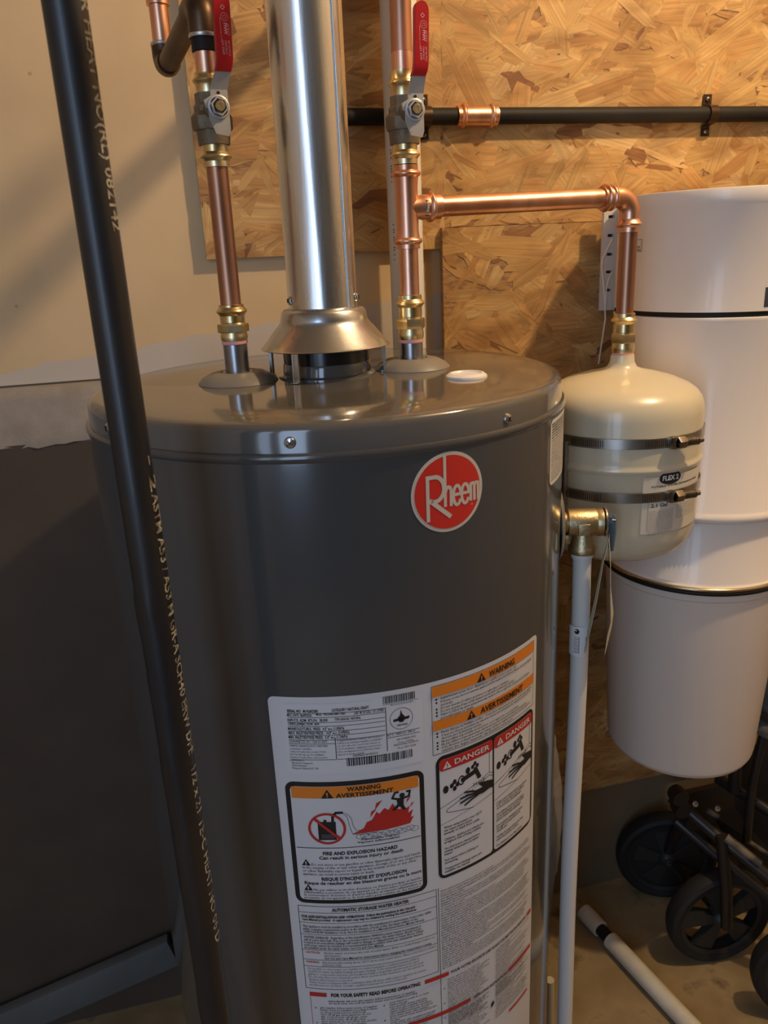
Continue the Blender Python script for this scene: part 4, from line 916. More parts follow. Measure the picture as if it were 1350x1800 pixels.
# right riser --------------------------------------------------------
rp = thing('copper_riser', 'bright copper riser with side tee between the right red valve and the heater', 'pipe', (XR, 0, zr_(600)))
B().lathe([(0, 0), (CR, 0), (CR, zr_(420)-zr_(540)), (0, zr_(420)-zr_(540))], (XR, 0, zr_(540)), UZ, 40).make('copper_tube', M['copper'], rp, smooth=40)
union(rp, XR, 0, zr_(597), zr_(518))
B().lathe([(.0130, 0), (.0142, .0008), (.0142, .004), (.0130, .0050)], (XR, 0, zr_(602)), UZ, 32).make('thread_sealant', M['gripprint'], rp, label='pink ring')
b = B(); ring_fit(b, (XR, 0, zr_(290)), UZ, zr_(248)-zr_(290), .0133, .42, .0165); b.make('press_coupling', M['brass'], rp, smooth=35)
ET = V(.405, .045, 0)                                   # expansion tank axis
zb_ = zr_(366); T0 = V(XR, 0, zb_); T1 = V(ET.x, ET.y, zat(ET.x, ET.y, 346)); td = (T1-T0).normalized()
tee = B(); L = zr_(290)-zr_(438)
b = tee
zc0, zc1 = zr_(438), zr_(290)
pf = [(CR, 0), (.0135, .0004)]
def bead(c): return [(.0135+.0030*math.sin(PI*k/6), c-.0035+.007*k/6) for k in range(0, 7)]
pf += bead(zr_(424)-zc0)+[(.0125, zr_(424)-zc0+.010), (.0125, zr_(308)-zc0-.012)]+bead(zr_(306)-zc0)+[(.0135, L-.0004), (CR, L)]
b.lathe(pf, (XR, 0, zc0), UZ, 36)
b.lathe([(.0125, .002), (.0125, .016), (.0135, .018), (.0135, .024)]+[(.0135+.0030*math.sin(PI*k/6), .0245+.007*k/6) for k in range(0, 7)]+[(.0133, .040), (CR, .0405)], T0, td, 36)
tee_o = b.make('tee_fitting', M['copper'], rp, smooth=40)
# small black maker's mark on the tee branch
cr_ = td.cross(UZ).normalized(); 
pr = Print(lambda u, v_, h: T0+td*(u)+(cr_*math.cos(v_/.0136)+UZ*math.sin(v_/.0136))*(.0136+h), .004)
pr.rect(.0175, -.0105, .0235, .0070, .0002, 0); pr.text('viega', .0188, .0055, .0188+.0145, .0034, .0004, 1, .02, 2, rot=-PI/2)
pr.make('maker_mark', [M['ink'], M['logocream']], tee_o)
Lb = (T1-T0).length
bp = thing('copper_branch', 'horizontal copper branch bending down to the cream expansion tank', 'pipe', (T0+T1)/2)
B().lathe([(0, 0), (CR, 0), (CR, Lb-.035-.030), (0, Lb-.065)], T0+td*.030, td, 40).make('horizontal_tube', M['copper'], bp, smooth=40)
rb_ = .020; b = B()
dn = V(0, 0, -1)
cen = T1-td*rb_+dn*rb_
pts = [T1-td*(rb_+.010)]+[cen+(-dn)*(rb_*math.cos(t))+td*(rb_*math.sin(t)) for t in [PI/2*i/12 for i in range(13)]]+[T1+dn*(rb_+.010)]
b.tube(pts, .0126, 32)
b.lathe([(CR, 0), (.0135, .0004), (.0135, .003)]+[(.0135+.0028*math.sin(PI*k/6), .003+.006*k/6) for k in range(0, 7)]+[(.0135, .011)]+[(.0135+.0020*math.sin(PI*k/6), .012+.005*k/6) for k in range(0, 7)]+[(.0128, .019)], T1-td*(rb_+.025), td, 36)
b.lathe([(CR, 0), (.0135, .0004), (.0135, .006)]+[(.0135+.0030*math.sin(PI*k/6), .006+.007*k/6) for k in range(0, 7)]+[(.0128, .016)], T1+dn*(rb_+.022), UZ, 36)
b.make('elbow_fitting', M['copper'], bp, smooth=45)
zt1 = zat(ET.x, ET.y, 550); zt2 = zat(ET.x, ET.y, 620)
B().lathe([(0, 0), (CR, 0), (CR, T1.z-.035-zt1+.02), (0, T1.z-.035-zt1+.02)], (ET.x, ET.y, zt1-.02), UZ, 36).make('drop_tube', M['copper_tarnish'], bp)
union(bp, ET.x, ET.y, zt2, zt1)
B().lathe([(.0125, 0), (.0140, .001), (.0140, .0035), (.0130, .0045)], (ET.x, ET.y, zt2-.003), UZ, 32).make('thread_sealant', M['gripprint'], bp)
# above the right valve
ur_ = thing('copper_supply_pipe', 'upper copper pipe entering the right red valve in front of the white tube', 'pipe', (XR, 0, zr_(170)))
b = B(); ring_fit(b, (XR, 0, zr_(172)), UZ, zr_(124)-zr_(172), .0130, .52, .0158); b.make('press_end', M['brass'], ur_, smooth=35)
B().lathe([(0, 0), (CR, 0), (CR, zr_(92)-zr_(130)), (0, zr_(92)-zr_(130))], (XR, 0, zr_(130)), UZ, 32).make('copper_tube', M['copper'], ur_)
B().lathe([(0, 0), (CR+.0002, 0), (CR+.0002, .50), (0, .50)], (XR, 0, zr_(92)), UZ, 32).make('oxidised_tube', M['copper_tarnish'], ur_)
ball_valve('ball_valve', 'ball valve with red handle on the right riser, right of the vent pipe', XR, 0, zr_(170), zr_(232), zat(XR+.005, -.03, 193), zr_(250), math.radians(6), -.0035)

# ------------------------------------------------------------------ wall pipes
WT = thing('vacuum_tubing', 'white plastic tube standing against the wall behind the right riser', 'tube', (.184, .298, .7))
B().lathe([(0, 0), (.0254, 0), (.0254, 1.82), (0, 1.82)], (.184, .298, .72), UZ, 48).make('tube', M['pvc'], WT, smooth=40)
pr = Print(lambda u, v_, h: V(.184+(.0254+h)*math.cos(u/.0254), .298+(.0254+h)*math.sin(u/.0254), v_), .004)
rn = random.Random(2)
for z_ in [1.44+.0035*k for k in range(20)]+[1.34+.0035*k for k in range(16)]:
    if rn.random() < .8: pr.rect(math.radians(-152)*.0254, z_, math.radians(-152)*.0254+.0028*rn.uniform(.6, 1), z_+.0016, .0002, 0)
pr.make('faint_print', [M['inkgrey']], WT, kind='stuff')
BPz = W(975, 203, y=.334).z
bpipe = thing('black_pipe', 'black horizontal pipe clipped to the strand board with a copper coupling', 'pipe', (.6, .334, BPz))
B().lathe([(0, 0), (CR+.0006, 0), (CR+.0006, 1.13), (0, 1.13)], (.065, .334, BPz), V(1, 0, 0), 28).make('pipe', M['blackmatte'], bpipe, smooth=40)
xa, xb = W(806, 206, y=.324).x, W(878, 206, y=.324).x; b = B()
lc = xb-xa
pf = [(CR, 0), (.0140, .0005), (.0140, .004)]+[(.0140+.0030*math.sin(PI*k/6), .006+.008*k/6) for k in range(7)]+[(.0138, .018), (.0138, lc-.018)]+[(.0140+.0030*math.sin(PI*k/6), lc-.014+.008*k/6) for k in range(7)]+[(.0140, lc-.003), (.0140, lc-.0005), (CR, lc)]
b.lathe(pf, (xa, .334, BPz), V(1, 0, 0), 36); b.make('copper_coupling', M['copper'], bpipe, smooth=40)
for px in (751, 1255):
    x = W(px, 203, y=.324).x
    q = B()
    pts = [(x, .346, BPz+.0305), (x, .3455, BPz+.016)]
    pts = []
    v = []; f = []; w_ = .0075
    path = [(.3452, .0310), (.3452, .0155)]+[(.334-.0135*math.cos(t), .0135*math.sin(t)) for t in [PI/2*.92-PI*.92*k/14 for k in range(15)]]+[(.3452, -.0155), (.3452, -.0310)]
    for (yy, zz) in path:
        for sx_ in (-1, 1):
            for d_ in (0, -.0014): v.append(V(x+sx_*w_, yy+d_, BPz+zz))
    for i in range(len(path)-1):
        a0 = i*4; c0 = a0+4
        f += [(a0+1, a0+3, c0+3, c0+1), (a0, c0, c0+2, a0+2), (a0, a0+1, c0+1, c0), (a0+2, c0+2, c0+3, a0+3)]
    f += [(0, 2, 3, 1), tuple(len(v)-4+k for k in (0, 1, 3, 2))]
    cl = tag(mesh('pipe_strap', v, f, M['copper_dark'], None, smooth=40), {751: 'dark metal strap beside the right red valve clipping the black pipe', 1255: 'dark metal strap on the black pipe above the white canister'}[px], 'strap', 'pipe straps on the strand board')
    for sgn in (-1, 1):
        screw(cl, (x, .3435, BPz+sgn*.0235), (0, -1, 0), .0042, 'screw', M['dkmetal'])
# overhead pipes placed to cast diagonal wall shadows; the second is an unseen addition
Q = W(612, -26, y=.34)
tag(B().lathe([(0, 0), (.016, 0), (.016, 1.5), (0, 1.5)], (Q.x+.012, -1.14, Q.z+.03), V(0, 1, 0), 28).make('overhead_shadow_pipe', M['copper_dark']), 'dark reddish overhead pipe end at the top edge right of the vent', 'pipe')
tag(B().lathe([(0, 0), (.0095, 0), (.0095, 1.19), (0, 1.19)], (.30, -1.2, 1.922), V(0, 1, 0), 28).make('overhead_shadow_pipe', M['copper_dark']), 'unseen pipe added above the heater to cast a diagonal shadow on the wall', 'pipe')

# ------------------------------------------------------------------ foreground gas pipe
GX, GY, GR = -.2021, -.3211, .01335
gp = thing('gas_pipe', 'black steel gas pipe with white stencilled lettering in the foreground left', 'pipe', (GX, GY, 0))
v = []; f = []; seg = 40; nz = 220; rn = random.Random(12)
for i in range(nz+1):
    z = .1+2.44*i/nz
    for k in range(seg):
        t = 2*PI*k/seg; rr = GR
        if z < 1.12: 
            wob = math.sin(z*61+t*2)*math.sin(z*23+1)*math.sin(t*3+z*7); rr += max(0, wob)*.0011*(1 if math.cos(t-math.radians(190)) > 0 else 0)+rn.uniform(0, .00025)*(1 if math.cos(t-math.radians(190)) > 0 else 0)
        v.append(V(GX+rr*math.cos(t), GY+rr*math.sin(t), z))
for i in range(nz):
    for k in range(seg): j = (k+1) % seg; f.append((i*seg+k, i*seg+j, (i+1)*seg+j, (i+1)*seg+k))
mesh('pipe', v, f, M['gaspipe'], gp, smooth=60)
B().lathe([(.0133, 0), (.0185, .002), (.0190, .006), (.0190, .05), (.0185, .054), (.0133, .056), (0, .056)], (GX, GY, .06), UZ, 24).make('pipe_coupling', M['gaspipe'], gp)
B().lathe([(.02, 0), (.02, .03), (.014, .06), (.0, .06)], (GX, GY, 0), UZ, 24).make('pipe_foot', M['gaspipe'], gp)
ga = math.radians(-25)
pr = Print(lambda u, v_, h: V(GX+(GR+.0003+h)*math.cos(ga+u/GR), GY+(GR+.0003+h)*math.sin(ga+u/GR), v_), .0012)
zg = lambda py: zat(GX, GY, py)
def gtext(t, ya, yb, hgt): pr.text(t, -hgt/2, zg(ya), -hgt/2+(zg(ya)-zg(yb)), hgt, 0, 0, .015, 2, rot=-PI/2)
gtext('R HEAT NO(RL) 082142', 2, 408, .0082)
gtext('- 2', 800, 862, .0082); gtext('ASTM A53 / A53 M GR-A SCH40 ERW DPE', 866, 1322, .0082); gtext('1/2 x 21 TE-C HEAT NO 06 D', 1345, 1650, .0082)
pr.make('stencil_lettering', [M['gaspaint']], gp)

# ------------------------------------------------------------------ expansion tank
et_ = thing('expansion_tank', 'cream expansion tank strapped beside the heater with a white product label', 'tank', (ET.x, ET.y, .90))
RE = .1075
prof = [(0, .936), (.050, .939), (.078, .946), (.094, .956), (.102, .968), (.1055, .982), (RE-.0008, .996), (RE-.0008, 1.071), (RE+.0005, 1.0735), (RE+.0022, 1.0765), (RE+.0022, 1.0790), (RE+.0003, 1.0815), (RE, 1.086), (RE, 1.138), (.1062, 1.148), (.1030, 1.157), (.0975, 1.1645), (.088, 1.1715), (.070, 1.1795), (.048, 1.1860), (.028, 1.1905), (.0195, 1.1940), (.0160, 1.2005), (.0150, zt2-.002), (0, zt2-.002)]
B().lathe(prof, (ET.x, ET.y, 0), UZ, 96).make('shell', M['cream'], et_, smooth=50)
fnE = lambda u, v_, h: V(ET.x+(RE+h)*math.cos(u/RE), ET.y+(RE+h)*math.sin(u/RE), v_)
pr = Print(fnE, .008)
la, lb_ = math.radians(-103)*RE, math.radians(-48)*RE
pr.rrect(la, .9945, lb_, 1.0700, .002, .0002, 0)
tl = pr.make('product_label', [nmat('tank_label', (0.68, 0.62, 0.50), .4)], et_, label='off-white label with black oval')
def EU(px, py): a, z = CY(px, py, ET.x, ET.y, RE); return a*RE, z
pr = Print(fnE, .005)
c1 = EU(1179, 839); w1 = EU(1196, 835)[0]-c1[0]
pr.circ(c1[0], c1[1], w1*1.02, .0088, .0004, 0, 32); pr.text('FLEX 2', c1[0]-w1*.76, c1[1]-.0030, c1[0]+w1*.76, .0060, .0007, 1, .04)
s1 = EU(1145, 858); pr.text('POTABLE WATER EXPANSION TANK', s1[0], s1[1], lb_-.010, .0022, .0004, 0, .03, 1)
s1 = EU(1146, 881); pr.text('Volume  Size', s1[0], s1[1], s1[0]+.020, .0015, .0004, 0, .0, 1); pr.text('2.1 Gal', s1[0]-.001, s1[1]-.0085, s1[0]+.022, .0045, .0004, 0, .02)
pr.text('40 PSI', s1[0]+.042, s1[1]-.0040, s1[0]+.060, .0040, .0004, 0, .02)
z_ = s1[1]-.0145
pr.rect(la+.008, .998, la+.0084, s1[1]+.004, .0004, 2)
for i in range(17):
    pr.text(' '.join(words[(i*5) % 40:(i*5) % 40+(6 if i != 16 else 2)]), la+.0095, z_-.0020*i, la+.0095+(.036 if i != 16 else .012), .0012, .0004, 2, 0, 1)
    if i < 9: pr.text(' '.join(words[(i*7) % 40:(i*7) % 40+6]), la+.050, z_+.004-.0022*i, lb_-.006, .0012, .0004, 2, 0, 1)
pr.make('printing', [M['ink'], M['stickerw'], M['inkgrey']], tl)
def band(label, zc, px, py):
    t = thing('band_clamp', label, 'clamp', (ET.x, ET.y, zc), 'worm drive clamps around the cream tank')
    r_ = RE+.0006
    B().lathe([(r_, -.0068), (r_+.0012, -.0064), (r_+.0012, .0064), (r_, .0068)], (ET.x, ET.y, zc), UZ, 96).make('band', M['bandsteel'], t, smooth=40)
    q = B()
    for k in list(range(0, 16))+list(range(34, 52)):
        a = math.radians(-152+k*1.45); e1 = V(math.cos(a), math.sin(a), 0); e2 = V(-math.sin(a), math.cos(a), 0)
        q.box(V(ET.x, ET.y, zc)+e1*(r_+.0013), (.0004, .0009, .0085), (e1, (e2*.97+UZ*.2).normalized(), UZ))
    q.make('thread_slots', M['slot'], t, smooth=0, kind='stuff')
    a = CY(px, py, ET.x, ET.y, r_)[0]; e1 = V(math.cos(a), math.sin(a), 0); e2 = V(-math.sin(a), math.cos(a), 0); p = V(ET.x, ET.y, zc)+e1*(r_+.0058)
    B().box(p-e2*.0075-e1*.002, (.0105, .0100, .0160), (e1, e2, UZ), bev=.003).make('worm_housing', M['dkmetal'], t)
    sc = B(); pr_ = []
    for k in range(40): pr_.append((.0044+.0012*(1 if k % 4 < 2 else 0), .00055*k))
    sc.lathe([(0, 0)]+pr_+[(.0034, .0225), (.0034, .0270), (0, .0270)], p+e2*.0055+e1*.002, (e2+e1*.12).normalized(), 16)
    hexring(sc, p-e2*.0055+e1*.0015, e2, .0115, .0082, 6)
    sc.make('worm_screw', M['dkmetal'], t, smooth=30)
band('upper worm-drive clamp around the cream expansion tank', zat(ET.x-.02, ET.y-RE, 781), 1188, 778)
band('lower worm-drive clamp around the cream expansion tank, crossing its label', zat(ET.x-.02, ET.y-RE, 876), 1184, 865)
# slotted steel strip between heater and tank
def slotted(name, label, cat, x, y, z0_, z1_, wd, ax, slots, mat, sw, sh, th=.0025, grp=None):
    """strip with real slots: rails left and right of each slot and bridges between them"""
    X = Vector(ax).normalized(); Yv = UZ.cross(X); b = B(); c = V(x, y, 0); rail = (wd-sw)/2
    b.box(c-X*(wd/2-rail/2)+UZ*(z0_+z1_)/2, (rail, th, z1_-z0_), (X, Yv, UZ)); b.box(c+X*(wd/2-rail/2)+UZ*(z0_+z1_)/2, (rail, th, z1_-z0_), (X, Yv, UZ))
    zz = z0_
    for s_ in sorted(slots):
        b.box(c+UZ*(zz+s_-sh/2)/2, (sw, th, s_-sh/2-zz), (X, Yv, UZ)); zz = s_+sh/2
    b.box(c+UZ*(zz+z1_)/2, (sw, th, z1_-zz), (X, Yv, UZ))
    t = thing(name, label, cat, (x, y, z0_))
    b.make('slotted_face', mat, t, smooth=0)
    B().box(c+Yv*.0035+UZ*(z0_+z1_)/2, (wd*.8, .0016, (z1_-z0_)*.98), (X, Yv, UZ)).make('slot_shade_sheet', M['slot'], t, smooth=0)  # dark sheet behind the slots standing in for shade in the hollow channel
    return t
sx, sy = .3005, .020
slotted('slotted_angle', 'slotted galvanised strip between the heater and the cream tank', 'bracket', W(998, 800, y=.0).x, .0, .97, 1.112, .0115, (1, .35, 0), [1.106-.0125*k for k in range(11)], M['strutgalv'], .0050, .0055)
# ------------------------------------------------------------------ central vacuum canister
VX, VY = .640, .180; VR = .150
vc = thing('central_vacuum', 'tall white central vacuum canister mounted on the wall at right', 'vacuum', (VX, VY, .46))
zq = lambda py: zat(VX, VY-VR, py)
zt_ = zq(322); z1_ = zq(549); z2_ = zq(912); z3_ = zq(1040); z4_ = zq(1388)
B().lathe([(0, zt_-.012), (.120, zt_-.012), (VR-.006, zt_-.006), (VR-.003, zt_), (VR, zt_-.0005), (VR+.0006, zt_-.003), (VR+.0006, zt_-.019), (VR-.0002, zt_-.0205), (VR, z1_+.0035), (VR-.003, z1_+.003)], (VX, VY, 0), UZ, 128).make('top_section', M['vac'], vc, smooth=35)
B().lathe([(VR-.004, z1_-.004), (VR-.0012, z1_-.003), (VR-.0012, z1_+.004), (VR-.004, z1_+.004)], (VX, VY, 0), UZ, 128).make('seam_gasket', M['blackmatte'], vc)
B().lathe([(VR-.003, z1_-.0032), (VR+.0002, z1_-.0045), (VR+.0006, z1_-.0075), (VR, z1_-.0095), (VR, z2_+.012), (VR+.002, z2_+.009), (VR+.0040, z2_+.005), (VR+.0042, z2_+.001), (VR+.0025, z2_-.003), (VR-.0020, z2_-.006), (VR-.0060, z2_-.0075)], (VX, VY, 0), UZ, 128).make('middle_section', M['vac'], vc, smooth=35)
B().lathe([(VR-.008, z2_), (VR-.0065, z2_-.008), (VR-.0065, z3_+.012), (VR-.004, z3_+.008), (VR-.001, z3_+.006)], (VX, VY, 0), UZ, 128).make('lower_section', M['vac'], vc, smooth=35)
B().lathe([(VR-.006, z3_+.0075)]+[(VR-.001+.0028*math.sin(t), z3_+.0048+.0028*math.cos(t)) for t in [PI*k/8 for k in range(9)]]+[(VR-.006, z3_+.002)], (VX, VY, 0), UZ, 128).make('trim_ring', nmat('brassy_ring', (.50, .42, .26), .25, .9), vc, smooth=60, label='thin shiny metal ring')
B().lathe([(VR-.006, z3_+.003)]+[(VR-.002+.0040*math.sin(t), z3_-.001+.0040*math.cos(t)) for t in [PI*k/8 for k in range(9)]]+[(VR-.006, z3_-.005)], (VX, VY, 0), UZ, 128).make('bucket_gasket', M['blackmatte'], vc, smooth=60)
B().lathe([(VR-.004, z3_-.003), (VR-.004, z3_-.016), (VR-.0065, z3_-.019), (VR-.0235, z4_+.022), (VR-.025, z4_+.013), (VR-.0262, z4_+.012), (VR-.0285, z4_+.006), (VR-.036, z4_+.0005), (VR-.045, z4_), (0, z4_+.004)], (VX, VY, 0), UZ, 128).make('dirt_bucket', M['vacbucket'], vc, smooth=35)
fnV = lambda u, v_, h: V(VX+(VR+h)*math.cos(u/VR), VY+(VR+h)*math.sin(u/VR), v_)
def VU(px, py): a, z = CY(px, py, VX, VY, VR); return a*VR, z
pr = Print(fnV, .01)
a1 = VU(1129, 421); a0 = (a1[0]-.034, a1[1]); zb__ = VU(1129, 442)[1]
pr.line([(a0[0], a1[1]), (a1[0], a1[1]), (a1[0], zb__), (a0[0], zb__)], .0006, .0002, 0, True)
pr.rect(a1[0]-.0022, zb__, a1[0]-.0018, a1[1], .0002, 0)
pr.text('COMPATIBLE AVEC', a0[0]+.004, a1[1]-.0050, a1[0]-.010, .0026, .0002, 0, .02, 1)
pr.text('TYPE: HOLE', a0[0]+.004, zb__+.0050, a1[0]-.004, .0026, .0002, 0, .03, 1); pr.text('SN 060-3350', a0[0]+.004, zb__+.0010, a1[0]-.003, .0022, .0002, 0, .03, 1)
a2 = VU(1346, 505); pr.rect(a2[0], a2[1]-.026, a2[0]+.05, a2[1], .0002, 0)
pr.make('rating_print', [M['inkgrey']], vc, kind='stuff')
# slotted bracket at the canister's left, with a thin white cable
bx_, by_ = W(1071, 430, y=.30).x, .30
br = slotted('slotted_bracket', 'white slotted bracket standing left of the canister behind the copper drop', 'bracket', bx_, by_, zat(bx_, by_, 545), zat(bx_, by_, 358), .026, (1, 0, 0), [zat(bx_, by_, p_) for p_ in (381, 414, 447, 478, 510)], M['whitebracket'], .0105, .0045, .006)
cb = B().tube([W(p_, q_, y=.285) for p_, q_ in ((1076, 420), (1066, 440), (1059, 455), (1058, 470), (1060, 490), (1062, 510), (1063, 530), (1064, 560), (1058, 600), (1052, 640))], .0012, 10)
cb.tube([W(p_, q_, y=.285) for p_, q_ in ((1076, 478), (1070, 490), (1066, 505), (1065, 525), (1063, 545))], .0010, 10)
tag(cb.make('thin_cable', M['cable']), 'thin white cable looping in front of the white slotted bracket', 'cable')

# ------------------------------------------------------------------ floor pipe at the bottom right
pa, pb = W(1030, 1606, z=.0167), W(1225, 1815, z=.0167); dd = (pb-pa).normalized()
fp = thing('floor_pipe', 'dusty white plastic pipe lying diagonally on the concrete floor', 'pipe', (pa+pb)/2)
B().tube([pa+dd*.075, pb+dd*.35], .0167, 28).make('pipe', M['pvcdirty'], fp)
B().tube([pa-dd*.006, pa+dd*.020, pa+dd*.045], [.0170, .0175, .0172], 28).make('end_fitting', M['pvcdirty'], fp)
B().tube([pa+dd*.044, pa+dd*.076], .0125, 24).make('dark_collar', M['blackmatte'], fp)

# pale tube strip at the heater's foot
pz = W(966, 1745, y=.06)
tag(B().tube([V(pz.x+.004, pz.y, .004), V(pz.x+.002, pz.y, pz.z*.5), V(pz.x, pz.y, pz.z+.03)], .0075, 16).make('drain_tube', M['tagpaper']), 'short tan tube standing at the foot of the heater behind the discharge pipe', 'tube')
# clear document pouch on the heater's right side
v = []; f = []; nu, nv = 9, 26; rn = random.Random(9)
for j in range(nv+1):
    t = j/nv; zz = .735-.36*t
    half = .012+.040*math.sin(min(1, t*2.2)*PI/2)*(1-.45*max(0, t-.6)/.4)
    for i in range(nu+1):
        s_ = i/nu*2-1; a = math.radians(-8)+s_*half/.27
        r_ = .2705+.020*(1-s_*s_)*math.sin(PI*min(1, t*1.15+.05))+.004*math.sin(7*t+5*s_)+rn.uniform(-.0015, .0015)
        v.append(V(r_*math.cos(a), r_*math.sin(a), zz+.010*s_))
for j in range(nv):
    for i in range(nu): a = j*(nu+1)+i; f.append((a, a+1, a+nu+2, a+nu+1))
dpch = thing('document_pouch', 'crumpled clear plastic document pouch on the heater side behind the discharge pipe', 'pouch', (.275, -.04, .38))
mesh('plastic_film', v, f, M['pouch'], dpch, smooth=60)
B().box(V(.280, -.026, .565), (.002, .036, .10), (er, et, UZ)).make('folded_paper', M['sticker'], dpch, smooth=0)
# pale board at the foot of the wall, bottom left
p0, p1 = W(-60, 1832, y=.30), W(305, 1672, y=.30); dx_ = (p1-p0).normalized(); nb = V(0, -1, 0); upb = dx_.cross(nb)*-1
if upb.z < 0: upb = -upb
tag(B().box((p0+p1)/2+V(0, .005, 0)-dx_*.1, ((p1-p0).length+.2, .022, .062), (dx_, V(0, 1, 0), upb), bev=.003).make('pale_board', M['board']), 'pale board leaning along the foot of the dark wall at bottom left', 'board')

# ------------------------------------------------------------------ folded stroller, bottom right
def wheel(parent, c, ax, R, name='wheel', bright=True):
    ax = Vector(ax).normalized(); c = Vector(c)
    w_ = B().lathe([(R*.80, -.016), (R*.90, -.019), (R*.97, -.015), (R, -.006), (R, .006), (R*.97, .015), (R*.90, .019), (R*.80, .016), (R*.78, 0), (R*.80, -.016)], c, ax, 56).make(name, M['rubber'], parent, smooth=40)
    X = ax.orthogonal().normalized(); Yv = ax.cross(X); b = B()
    b.lathe([(R*.72, -.012), (R*.81, -.0155), (R*.82, 0), (R*.81, .0155), (R*.72, .012)], c, ax, 48)
    b.lathe([(0, -.024), (R*.10, -.024), (R*.17, -.018), (R*.20, -.008), (R*.20, .008), (0, .012)], c, ax, 24)
    for k in range(5):
        t = 2*PI*k/5+.3; d = X*math.cos(t)+Yv*math.sin(t); e = ax.cross(d)
        b.add([c+d*(R*.15)+e*(R*.09)-ax*.014, c+d*(R*.15)-e*(R*.09)-ax*.014, c+d*(R*.76)-e*(R*.22)-ax*.009, c+d*(R*.76)+e*(R*.22)-ax*.009, c+d*(R*.15)+e*(R*.09)+ax*.004, c+d*(R*.15)-e*(R*.09)+ax*.004, c+d*(R*.76)-e*(R*.22)+ax*.004, c+d*(R*.76)+e*(R*.22)+ax*.004],
              [(0, 1, 2, 3), (7, 6, 5, 4), (0, 4, 5, 1), (1, 5, 6, 2), (2, 6, 7, 3), (3, 7, 4, 0)])
    b.make('spoked_rim', M['wheelgrey'], w_, smooth=35)
    B().lathe([(.006, -.0262), (.0055, -.0275), (0, -.028)], c, ax, 14).make('axle_cap', M['zinc'], w_)
stl = thing('stroller', 'black folded stroller with spoked wheels standing on the floor under the canister', 'stroller', (.80, .12, 0))
RW = .104
c1 = W(1262, 1607, y=.10); c1.z = RW; c1 = W(1262, 1607, z=RW)
wax = (V(-c1.x+EYE.x, -c1.y+EYE.y, 0).normalized()*-1)
wax = V(.10, 1, 0).normalized()
wheel(stl, c1, wax, RW)
c2 = W(1168, 1532, y=.285); c2.z = RW+.002; c2.y = .285
wheel(stl, V(c2.x, .285, RW), V(.35, 1, 0), RW)
B().lathe([(0, -.010), (RW*.80, -.010), (RW*.80, -.004), (0, -.004)], V(c2.x, .285, RW), V(.35, 1, 0), 40).make('wheel_cover', M['rubber'], stl, smooth=30)
c3 = W(1372, 1720, z=RW); wheel(stl, V(c3.x+.06, c3.y-.01, RW), V(.5, 1, 0), RW)
def bar(pts, r, mat='stroller', name='frame_bar'): B().tube(pts, r, 14).make(name, M[mat], stl, smooth=50)
def wp(px, py, y): return W(px, py, y=y)
bar([wp(1180, 1400, .20), wp(1262, 1470, .12), wp(1400, 1580, .02)], .012)
bar([wp(1188, 1442, .20), wp(1255, 1500, .14), wp(1380, 1600, .06)], .010)
bar([wp(1262, 1368, .22), wp(1310, 1398, .16), wp(1420, 1470, .06)], .011)
bar([wp(1205, 1420, .19), wp(1256, 1458, .13)], .0055, 'barhighlight', 'highlight_stripe'); bar([wp(1276, 1472, .10), wp(1336, 1520, .05)], .0085, 'barhighlight', 'highlight_stripe')  # thin lighter tubes drawing the beige highlights on the frame bars
bar([wp(1244, 1424, .15), wp(1262, 1436, .14)], .0055, 'barhighlight', 'highlight_stripe'); bar([wp(1318, 1480, .10), wp(1350, 1502, .08)], .0045, 'barhighlight', 'highlight_stripe')
bar([c1-wax*.03, c1-wax*.03+V(-.01, 0, .09), wp(1268, 1468, .11)], .011, name='fork')
bar([V(c2.x, .285, RW), wp(1200, 1440, .22)], .011, name='fork')
bar([c1, V(c2.x, .285, RW)], .006, name='axle')
for px, py in ((1222, 1413), (1261, 1421), (1306, 1506)):
    p_ = wp(px, py, .12); B().lathe([(.0055, 0), (.005, .002), (0, .003)], p_, V(-.3, -.9, .3), 14).make('rivet', M['zinc'], stl)
for px, py, r_ in ((1192, 1398, .016), (1196, 1420, .015), (1216, 1440, .018), (1262, 1480, .016)):
    B().lathe([(0, -.012), (r_, -.012), (r_*1.1, 0), (r_, .012), (0, .012)], wp(px, py, .17), wax, 18).make('joint_hub', M['stroller'], stl)
# seat fabric and hoop
v = []; f = []; n1, n2 = 16, 14; rn = random.Random(5)
for j in range(n2+1):
    for i in range(n1+1):
        s_, t = i/n1, j/n2
        px = 1296+130*s_+18*t-26*(1-s_)*math.sin(t*PI); py = 1155+128*t+60*s_*t-18*math.sin(s_*PI)*(1-t)
        p_ = W(px, py, y=.14-.05*s_+.02*math.sin(6*s_+3*t)+.015*math.sin(11*t+2*s_)); v.append(p_)
for j in range(n2):
    for i in range(n1): a = j*(n1+1)+i; f.append((a, a+1, a+n1+2, a+n1+1))
b = B().add(v, f); b.add([p_+V(.01, .035, 0) for p_ in v], [tuple(reversed(q)) for q in f])
ring_i = [i for i in range(n1+1)]+[(j+1)*(n1+1)-1 for j in range(1, n2+1)]+[n2*(n1+1)+i for i in range(n1-1, -1, -1)]+[j*(n1+1) for j in range(n2-1, 0, -1)]
N_ = len(v)
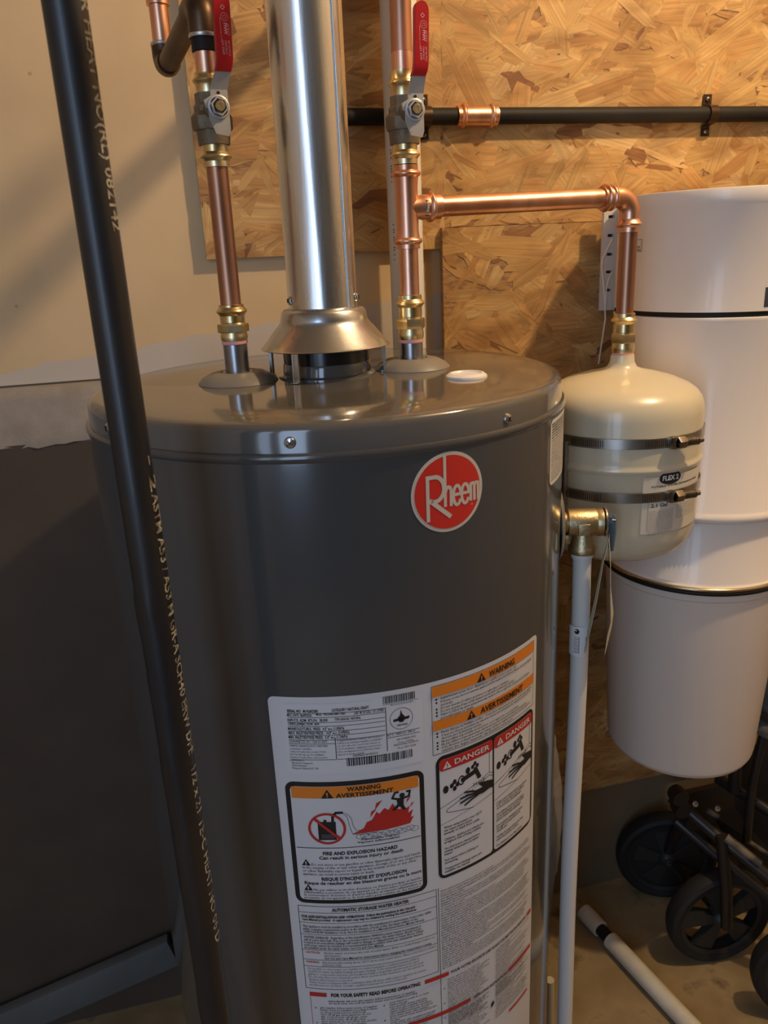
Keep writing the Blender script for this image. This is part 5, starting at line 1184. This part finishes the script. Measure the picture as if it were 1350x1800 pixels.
b.f += [(ring_i[k], ring_i[(k+1) % len(ring_i)], ring_i[(k+1) % len(ring_i)]+N_, ring_i[k]+N_) for k in range(len(ring_i))]; b.m += [0]*len(ring_i)
b.make('seat_fabric', M['fabric'], stl, smooth=70)
bar([wp(1302, 1200, .10), wp(1306, 1160, .10), wp(1318, 1138, .10), wp(1340, 1130, .10), wp(1372, 1145, .09), wp(1400, 1200, .08)], .012, name='hoop')
bar([wp(1310, 1100, .12), wp(1335, 1072, .11), wp(1380, 1030, .10)], .010, name='push_bar'); bar([wp(1318, 1112, .11), wp(1350, 1080, .10), wp(1400, 1050, .09)], .012, 'fabric', 'padded_strap')
bar([wp(1296, 1235, .12), wp(1320, 1245, .11), wp(1380, 1285, .09)], .006, name='seat_rail')
bar([wp(1350, 1250, .14), wp(1322, 1380, .13), wp(1312, 1480, .13)], .008, name='frame_bar'); bar([wp(1300, 1260, .17), wp(1290, 1390, .17)], .012, name='frame_bar')
# dark basket panel behind the frame
v = [wp(1196, 1398, .23), wp(1290, 1376, .22), wp(1420, 1200, .20), wp(1440, 1560, .12), wp(1300, 1560, .18)]
b = B(); n_ = len(v); b.add(v+[p_+V(0.0, .012, 0) for p_ in v], [(0, 1, 2, 3, 4), (9, 8, 7, 6, 5)]+[(i, (i+1) % 5, (i+1) % 5+5, i+5) for i in range(5)])
b.make('basket_fabric', M['stroller'], stl, smooth=0)

# ------------------------------------------------------------------ the bare bulb overhead (above the frame)
lb = thing('bare_bulb', 'bare ceiling bulb on a porcelain holder above the heater, out of view', 'lamp', (LAMP.x, LAMP.y, 2.55))
B().lathe([(.0, .0), (.055, 0), (.055, -.02), (.03, -.045), (.02, -.05), (0, -.05)], (LAMP.x, LAMP.y, 2.55), UZ, 32).make('lamp_holder', M['whiteplastic'], lb)
B().tube([(LAMP.x, LAMP.y, 2.50), (LAMP.x, LAMP.y, LAMP.z+.09)], .004, 10).make('cord', M['whiteplastic'], lb)
B().lathe([(.014, .09), (.016, .085), (.016, .045), (.012, .04)], LAMP, UZ, 24).make('socket', M['brass'], lb)
